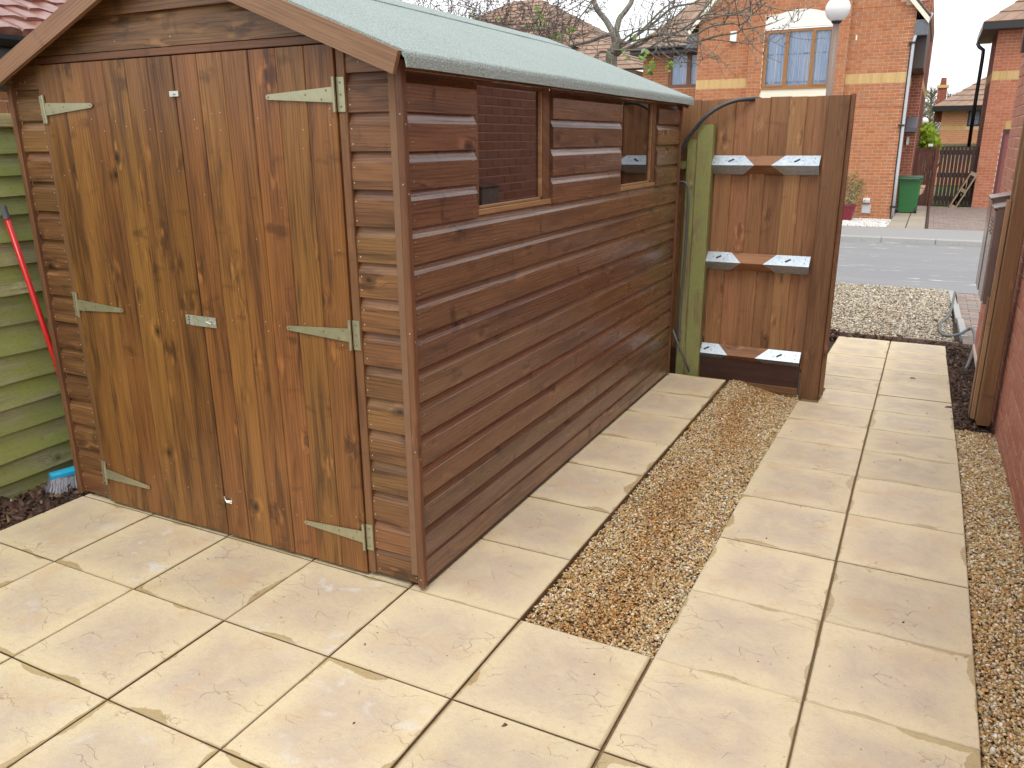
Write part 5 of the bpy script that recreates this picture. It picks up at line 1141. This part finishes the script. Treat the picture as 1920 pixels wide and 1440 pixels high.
mb = MB(); mb.box((f_ + .07, YB2 + .08, zb0), (f_ + 2.3, YB2 + .12, gzt - .07)); mb.build('garage_door', flat('maroon_garage_door', (.25, .07, .06), .5), B)
mb = MB(); ya = P(1884, 235, 1, YB2); mb.box((f_ + .03, YB2 - .006, gzt + .01), (f_ + .30, YB2 - .0015, gzt + .22)); mb.build('lintel_block', MBY, B)
ov = .38; zE = zeB + .02
hipd = 3.4; tiled(B, (xB - ov, YB2 - ov, zE), (xB + 6.5, YB2 - ov, zE), (xB + 6.5, YB2 - ov + hipd, zE + 2.6), (xB - ov + hipd, YB2 - ov + hipd, zE + 2.6), 10, 22)
tiled(B, (xB - ov, YB2 + 3.5, zE), (xB - ov, YB2 - ov, zE), (xB - ov + hipd, YB2 - ov + hipd, zE + 2.6), (xB - ov + hipd, YB2 + 3.5, zE + 2.6), 10, 13)
mb = MB(); mb.box((xB - ov, YB2 - ov - .02, zE - .17), (xB + 6.5, YB2 - ov, zE - .01)); mb.box((xB - ov - .02, YB2 - ov, zE - .17), (xB - ov, YB2 + 3.5, zE - .01)); mb.build('fascia', M_black, B)
mb = MB(); mb.box((xB - ov, YB2 - ov, zE - .175), (xB + 6.5, YB2 - .002, zE - .165)); mb.box((xB - ov, YB2 - .002, zE - .174), (xB, YB2 + 3.5, zE - .164)); mb.build('soffit', M_soffit, B)
mb = MB(); mb.tube([P(1833, 82, 1, YB2 + 2.6), P(1836, 88, 1, YB2 + 2.5), P(1844, 94, 1, YB2 + 2.3), P(1842, 110, 1, YB2 + 2.3), P(1829, 190, 1, YB2 + 2.3), P(1816, 276, 1, YB2 + 2.3)], .05, 8); mb.build('downpipe', M_black, B, smooth=True)
# ------------------------------------------------------------------ house C beyond the gate
YC = 36.0
xC = P(1763, 240, 1, YC).x; zC = P(1790, 201, 1, YC).z; yb1, yb0 = P(1790, 237, 1, YC).z, P(1790, 246, 1, YC).z
Cc = thing('brick_house', (xC + 2, YC, -.3), 'distant pale orange brick house with yellow band and chimney beyond the gate', 'house')
mcx0, mcx1, mcz0, mcz1 = P(1812, 236, 1, YC).x, P(1826, 236, 1, YC).x, P(1815, 237, 1, YC).z, P(1815, 203, 1, YC).z
brick_wall(Cc, (xC, YC, 0), (1, 0, 0), (0, 1, 0), 5, -.3, zC, (MBC, MBY, MBC, MBYs), M_mortA, bands=[(yb0, yb1)], holes=[(mcx0 - xC, mcx0 - xC + 1.0, mcz0, mcz1 - .05)], thick=.2)
brick_wall(Cc, (xC, YC + 6, 0), (0, -1, 0), (1, 0, 0), 5.99, -.3, zC, (MBD, MBY, MBD, MBYs), M_mortD, thick=.15, name='side_wall')
casement(Cc, mcx0, mcx0 + 1.0, YC + .03, mcz0, mcz1 - .05, [mcx0 + .45], M_soffit, .07, curtain=True)
zE2 = zC + .03; tiled(Cc, (xC - .35, YC - .35, zE2), (xC + 5.5, YC - .35, zE2), (xC + 5.5, YC + 3.2, zE2 + 2.3), (xC + 3.2, YC + 3.2, zE2 + 2.3), 11, 16)
tiled(Cc, (xC - .35, YC + 6.3, zE2), (xC - .35, YC - .35, zE2), (xC + 3.2, YC + 3.2, zE2 + 2.3), (xC + 3.2, YC + 3.3, zE2 + 2.3), 11, 14)
mb = MB(); mb.box((xC - .36, YC - .37, zE2 - .18), (xC + 5.5, YC - .352, zE2 - .01)); mb.box((xC - .38, YC - .37, zE2 - .18), (xC - .362, YC + 6.3, zE2 - .01)); mb.build('fascia', M_black, Cc)
ch = P(1759, 165, 1, YC + 3); mb = MB(); mb.cr = .3; mb.box((ch.x, YC + 3, zC - .5), (ch.x + .36, YC + 3.4, ch.z)); chm = mb.build('chimney', MBD, Cc)
mb = MB(); mb.cr = .5; mb.box((ch.x - .05, YC + 2.95, ch.z + .001), (ch.x + .41, YC + 3.45, ch.z + .12)); mb.build('chimney_cap', MBYs, chm)
mb = MB(); mb.tube([(ch.x + .18, YC + 3.2, ch.z + .121), (ch.x + .18, YC + 3.2, ch.z + .42)], [.13, .1], 12); mb.build('chimney_pot', MBD, chm)
# ------------------------------------------------------------------ house D: the big brown roof behind the tree
YD = 25.0
Dd = thing('brick_house', (-11, YD, -.3), 'house behind the bare tree showing only its large brown tiled hip roof', 'house')
zeD = P(1205, 128, 1, YD).z; e1 = P(1207, 128, 1, YD).x; xap = P(1012, -2, 1, YD + 4.2)
xa0 = P(962, -2, 1, YD + 4.2).x; ze = P(900, 128, 1, YD).z
left_e = P(820, 40, 1, YD).x; eaveL = xa0 - (e1 - xap.x)
tiled(Dd, (eaveL, YD, zeD), (e1, YD, zeD), (xap.x, YD + 4.2, xap.z), (xa0, YD + 4.2, xap.z), 20, 40, th=.03)
tiled(Dd, (e1, YD, zeD), (e1, YD + 8.4, zeD), (xap.x, YD + 4.25, xap.z), (xap.x, YD + 4.2, xap.z), 20, 28, th=.03)
mb = MB(); mb.box((eaveL + .4, YD + .4, -.3), (e1 - .4, YD + 8, zeD - .02)); mb.build('wall', M_mortD, Dd)
gd = P(1037, 56, 1, YD + .6); pv_ = [(gd.x - .55, gd.z - .55), (gd.x + .75, gd.z - .55), (gd.x, gd.z)]
mb = MB(); mb.add([(x, YD + .5, z) for x, z in pv_] + [(x, YD + 2.5, z) for x, z in pv_], [(0, 1, 2), (5, 4, 3), (0, 3, 4, 1), (1, 4, 5, 2), (2, 5, 3, 0)]); mb.build('gablet', flat('brown_gablet', (.3, .2, .13), .8), Dd)

# ================================================================== VEGETATION
YT = 6.5
def T(x, y, Y=YT): return P(x, y, 1, Y)
tree = thing('bare_tree', (T(1152, 115).x, YT, -.3), 'bare grey barked tree with forking trunk and budding twigs behind the shed', 'tree')
tb = T(1152, 120); mb = MB()
trunk = smooth([Vector((tb.x + .08, YT, -.3)), Vector((tb.x + .04, YT, 1.2)), T(1146, 122), T(1152, 100), T(1156, 80), T(1152, 62)], 6)
mb.tube(trunk, [.075 - .028 * i / len(trunk) for i in range(len(trunk))], 12)
for pts, r0, r1 in (([(1152, 66), (1146, 55), (1136, 38), (1120, 18), (1112, -5), (1100, -60), (1092, -150)], .036, .02), ([(1153, 66), (1158, 48), (1162, 34), (1176, 16), (1186, -4), (1194, -60), (1215, -150)], .034, .02)):
    q = smooth([T(x, y, YT + (i * .05)) for i, (x, y) in enumerate(pts)], 5); mb.tube(q, [r0 + (r1 - r0) * i / len(q) for i in range(len(q))], 10)
mb.build('trunk', M_bark, tree, smooth=True)
mb = MB(); tips = []
rr = random.Random(11)
def branch(pts, r0, r1, depth, Yj=0.0, n=5, twigs=1.0):
    q = smooth(pts, n); mb.tube(q, [r0 + (r1 - r0) * i / (len(q) - 1) for i in range(len(q))], 6 if r0 > .006 else 4, cap=False)
    L = sum((q[i + 1] - q[i]).length for i in range(len(q) - 1))
    if depth <= 0:
        for i in range(1, len(q)):
            if rr.random() < .5:
                b = q[i] + Vector((rr.gauss(0, .004), rr.gauss(0, .004), rr.gauss(0, .004))); d = Vector((rr.gauss(0, 1), rr.gauss(0, 1), rr.gauss(.3, 1))).normalized(); mb.tube([b, b + d * .012, b + d * .022], [.002, .0042, .001], 4)
        tips.append(q[-1]); return
    k = int(L * 5.0 * twigs) + 2
    for _ in range(k):
        i = rr.randrange(max(1, len(q) // 6), len(q) - 1); p = q[i]; d = (q[i + 1] - q[i]).normalized()
        side = Vector((rr.gauss(0, 1), rr.gauss(0, .8), rr.gauss(.25, 1))); side = (side - d * side.dot(d)).normalized(); dd_ = (d * rr.uniform(.4, 1.0) + side).normalized(); l = L * rr.uniform(.18, .42); l = max(.12, min(l, .8))
        w1 = p + dd_ * l * .5 + Vector((rr.gauss(0, .03), rr.gauss(0, .03), rr.gauss(0, .03))); w2 = w1 + (dd_ + Vector((rr.gauss(0, .3), rr.gauss(0, .3), .22))).normalized() * l * .5
        r = r0 * .45 if depth > 1 else .0032; branch([p, w1, w2], max(.0028, r), .0016, depth - 1, n=4)
BR = [
 ([(1158, 92), (1175, 80), (1200, 62), (1232, 38), (1262, 14), (1300, 6), (1318, -6)], .017, .008, 2, 0, 1),
 ([(1160, 88), (1185, 72), (1210, 50), (1240, 20), (1268, -4), (1290, -40)], .013, .007, 1, .3, 1),
 ([(1146, 96), (1190, 60), (1230, 55), (1268, 46), (1318, 34)], .011, .005, 2, -.2, 1),
 ([(1153, 98), (1172, 92), (1200, 84), (1228, 66), (1244, 78), (1262, 76), (1296, 80), (1322, 74), (1350, 66), (1380, 62), (1392, 52)], .016, .007, 2, -.3, 1),
 ([(1158, 104), (1180, 88), (1225, 66), (1268, 66), (1300, 66), (1332, 50), (1372, 44), (1390, 46), (1412, 26), (1436, 4)], .013, .005, 2, -.5, 1),
 ([(1140, 93), (1165, 94), (1210, 92), (1240, 76), (1278, 56), (1310, 34), (1330, 26), (1372, 28), (1410, 10), (1440, -6)], .012, .005, 2, -.9, 1),
 ([(1145, 88), (1200, 74), (1260, 62), (1300, 50), (1345, 32), (1388, 20), (1430, -2), (1455, -20)], .010, .004, 2, -.1, 1),
 ([(1292, 78), (1330, 74), (1372, 78), (1400, 82), (1432, 80), (1460, 62), (1486, 36), (1500, 12)], .006, .0022, 1, -.3, 1),
 ([(1240, 98), (1262, 110), (1290, 90), (1320, 72)], .006, .003, 1, -.6, 1),
 ([(1215, 96), (1240, 112), (1270, 118), (1310, 112), (1345, 104), (1380, 82)], .005, .002, 1, -.6, 1),
 ([(1150, 62), (1130, 68), (1105, 78), (1078, 84), (1050, 92)], .022, .014, 1, 0, .7),
 ([(1145, 100), (1128, 96), (1118, 104), (1104, 116)], .014, .008, 1, -.2, .7),
 ([(1078, 84), (1066, 66), (1052, 48), (1030, 36), (1062, 22), (1090, 6), (1102, -8)], .012, .005, 2, 0, 1),
 ([(1045, 86), (1040, 60), (1034, 30), (1026, 0), (1022, -40)], .010, .006, 2, .2, 1),
 ([(1065, 64), (1078, 46), (1094, 24), (1112, 2), (1128, -20)], .010, .004, 2, .1, 1),
 ([(1080, 70), (1110, 60), (1130, 62), (1160, 72), (1180, 82)], .006, .003, 1, -.4, 1),
 ([(1142, 62), (1180, 56), (1220, 52), (1250, 60)], .006, .003, 1, -.5, 1),
 ([(1186, 60), (1194, 30), (1204, 8), (1210, -14)], .004, .002, 1, -.2, 1),
 ([(1238, 70), (1222, 40), (1228, 12), (1238, -10)], .004, .002, 1, -.6, 1),
 ([(1095, 84), (1092, 50), (1100, 20), (1112, -10)], .005, .002, 1, -.4, 1)]
for pts, r0, r1, dep, yo, tw in BR:
    branch([T(x, y, YT + yo * (i / len(pts))) for i, (x, y) in enumerate(pts)], r0, r1, dep, twigs=tw)
mb.build('branches', M_twig if False else M_bark, tree, fix=False)
# shrub tangle left of the tree, behind the shed roof
shb = thing('bare_shrub', (T(930, 40, 5.6).x, 5.6, -.2), 'tangled leafless climbing shrub rising behind the green felt shed roof', 'shrub')
mb = MB(); tips = []
for i in range(26):
    x = rr.uniform(770, 1075); yb_ = 20 + (x - 760) * .25 + 30; Yq = rr.uniform(4.9, 6.4); base = T(x + rr.uniform(-30, 30), yb_ + 60, Yq); base.z = min(base.z, 1.6)
    m1 = T(x + rr.uniform(-25, 25), yb_ - 20, Yq); t1 = T(x + rr.uniform(-60, 60), rr.uniform(-40, 30) + max(0, (x - 900) * .1), Yq + rr.uniform(-.3, .3)); branch([base, m1, t1], .006, .0025, 2, n=5, twigs=1.0)
for i in range(10):
    x = rr.uniform(820, 1060); y = 15 + (x - 800) * .17 + rr.uniform(0, 25); Yq = rr.uniform(5, 6); branch([T(x - 60, y + rr.uniform(-10, 20), Yq), T(x, y + rr.uniform(-15, 15), Yq), T(x + 70, y + rr.uniform(-20, 20), Yq)], .005, .002, 1, n=5)
mb.build('stems', M_twig, shb, fix=False)
lp = []
for (x, y, n_) in ((885, 30, 5), (930, 32, 4), (1008, 16, 4), (1004, 30, 5), (1018, 42, 5), (1006, 50, 5), (1040, 66, 8), (1050, 72, 7), (1064, 56, 4), (1205, 108, 4), (1212, 96, 3), (1224, 122, 7), (1216, 130, 7), (1172, 96, 3), (1174, 112, 2), (1258, 118, 4), (1254, 128, 3), (990, 58, 3), (1190, 70, 2)):
    for _ in range(n_ if x < 1100 else int(n_ * 1.6)): lp.append(T(x + rr.gauss(0, 3.5), y + rr.gauss(0, 4.5), 5.2 + rr.uniform(-.1, .1)))
leaves('leaves', lp, .052, [(.16, .34, .035), (.25, .42, .06), (.10, .24, .03), (.30, .40, .2)], shb)
# bright bush, distant bare trees
bu = thing('bush', (P(1738, 250, 1, 29).x, 29, -.3), 'bright yellow green bush above the far fence between the houses', 'bush')
bp = []
for _ in range(6500):
    x = rr.gauss(1738, 13); y = rr.uniform(232, 284); t = (y - 232) / 46
    if abs(x - 1738) > 6 + 22 * min(1, t + .12) or rr.random() > .35 + t: continue
    bp.append(P(x, y, 1, 29 + rr.gauss(0, .5)))
leaves('foliage', bp, .16, [(.45, .58, .05), (.55, .68, .10), (.22, .36, .03), (.34, .50, .05)], bu, wts=[4, 3, 2, 3])
mb = MB()
for i in range(9): a = Vector((bu.location.x + rr.gauss(0, .1), 29, -.3)); mb.tube([a, a + Vector((rr.gauss(0, .2), rr.gauss(0, .2), 1.3))], .02, 4)
mb.build('stem', M_twig, bu)
for i, (px, py) in enumerate(((1728, 178), (1747, 168), (1782, 176), (1800, 186))):
    Y_ = 50 + i * 3; base = P(px, 262, 1, Y_); base.z = -.3; topp = P(px, py, 1, Y_); ft = thing('bare_tree', tuple(base), ['distant bare tree at the left beside the orange house wall', 'distant tall bare tree just left of the far chimney', 'distant bare tree just right of the far chimney', 'distant low bare tree above the far tiled roof'][i], 'tree', 'distant bare trees')
    mb = MB(); mb.tube([base, base.lerp(topp, .45), topp], [.16, .1, .03], 6); mb.build('trunk', M_twig, ft); mb = MB()
    for _ in range(130):
        t = rr.uniform(.25, .95); p = base.lerp(topp, t); H_ = (topp - base).length; d = Vector((rr.gauss(0, 1), rr.gauss(0, 1), rr.uniform(.5, 2.2))).normalized(); l = H_ * .38 * (1.1 - t) + .25
        e = p + d * l; mb.tube([p, p.lerp(e, .5) + Vector((rr.gauss(0, .06), 0, .04)), e], [.022, .016, .008], 3, cap=False)
        for _ in range(3): s0_ = p.lerp(e, rr.uniform(.3, .9)); mb.tube([s0_, s0_ + (d + Vector((rr.gauss(0, .7), rr.gauss(0, .7), rr.gauss(0, .4)))).normalized() * l * .4], [.012, .006], 3, cap=False)
    mb.build('twigs', flat('olive_twigs_%d' % i, (.2, .18, .1), .9), ft, fix=False)
# small litter on the slabs
lit = [(1800, 790, 0), ]
for (x, y, nm, lb) in ((1782, 767, 'wood_chip', 'dark wood chip lying on the right edge of the slab path'), (1711, 711, 'dead_leaf', 'small dark curled leaf on the far part of the slab path')):
    c = P(x, y, 2, zpath(3.2) if x > 1750 else -.15); mb = MB(); mb.add([(-.035, -.006, 0), (.03, -.009, .003), (.035, .004, .006), (-.03, .009, .004), (-.02, 0, .012), (.02, 0, .013)], [(0, 1, 5, 4), (3, 4, 5, 2), (0, 4, 3), (1, 2, 5), (0, 3, 2, 1)])
    o = mb.build(nm, M_darkw, None, Matrix.Translation(c + Vector((0, 0, .006))) @ Matrix.Rotation(R(-6), 4, 'Z') @ Matrix.Scale(1 if x > 1750 else .6, 4)); props(o, lb, 'debris')
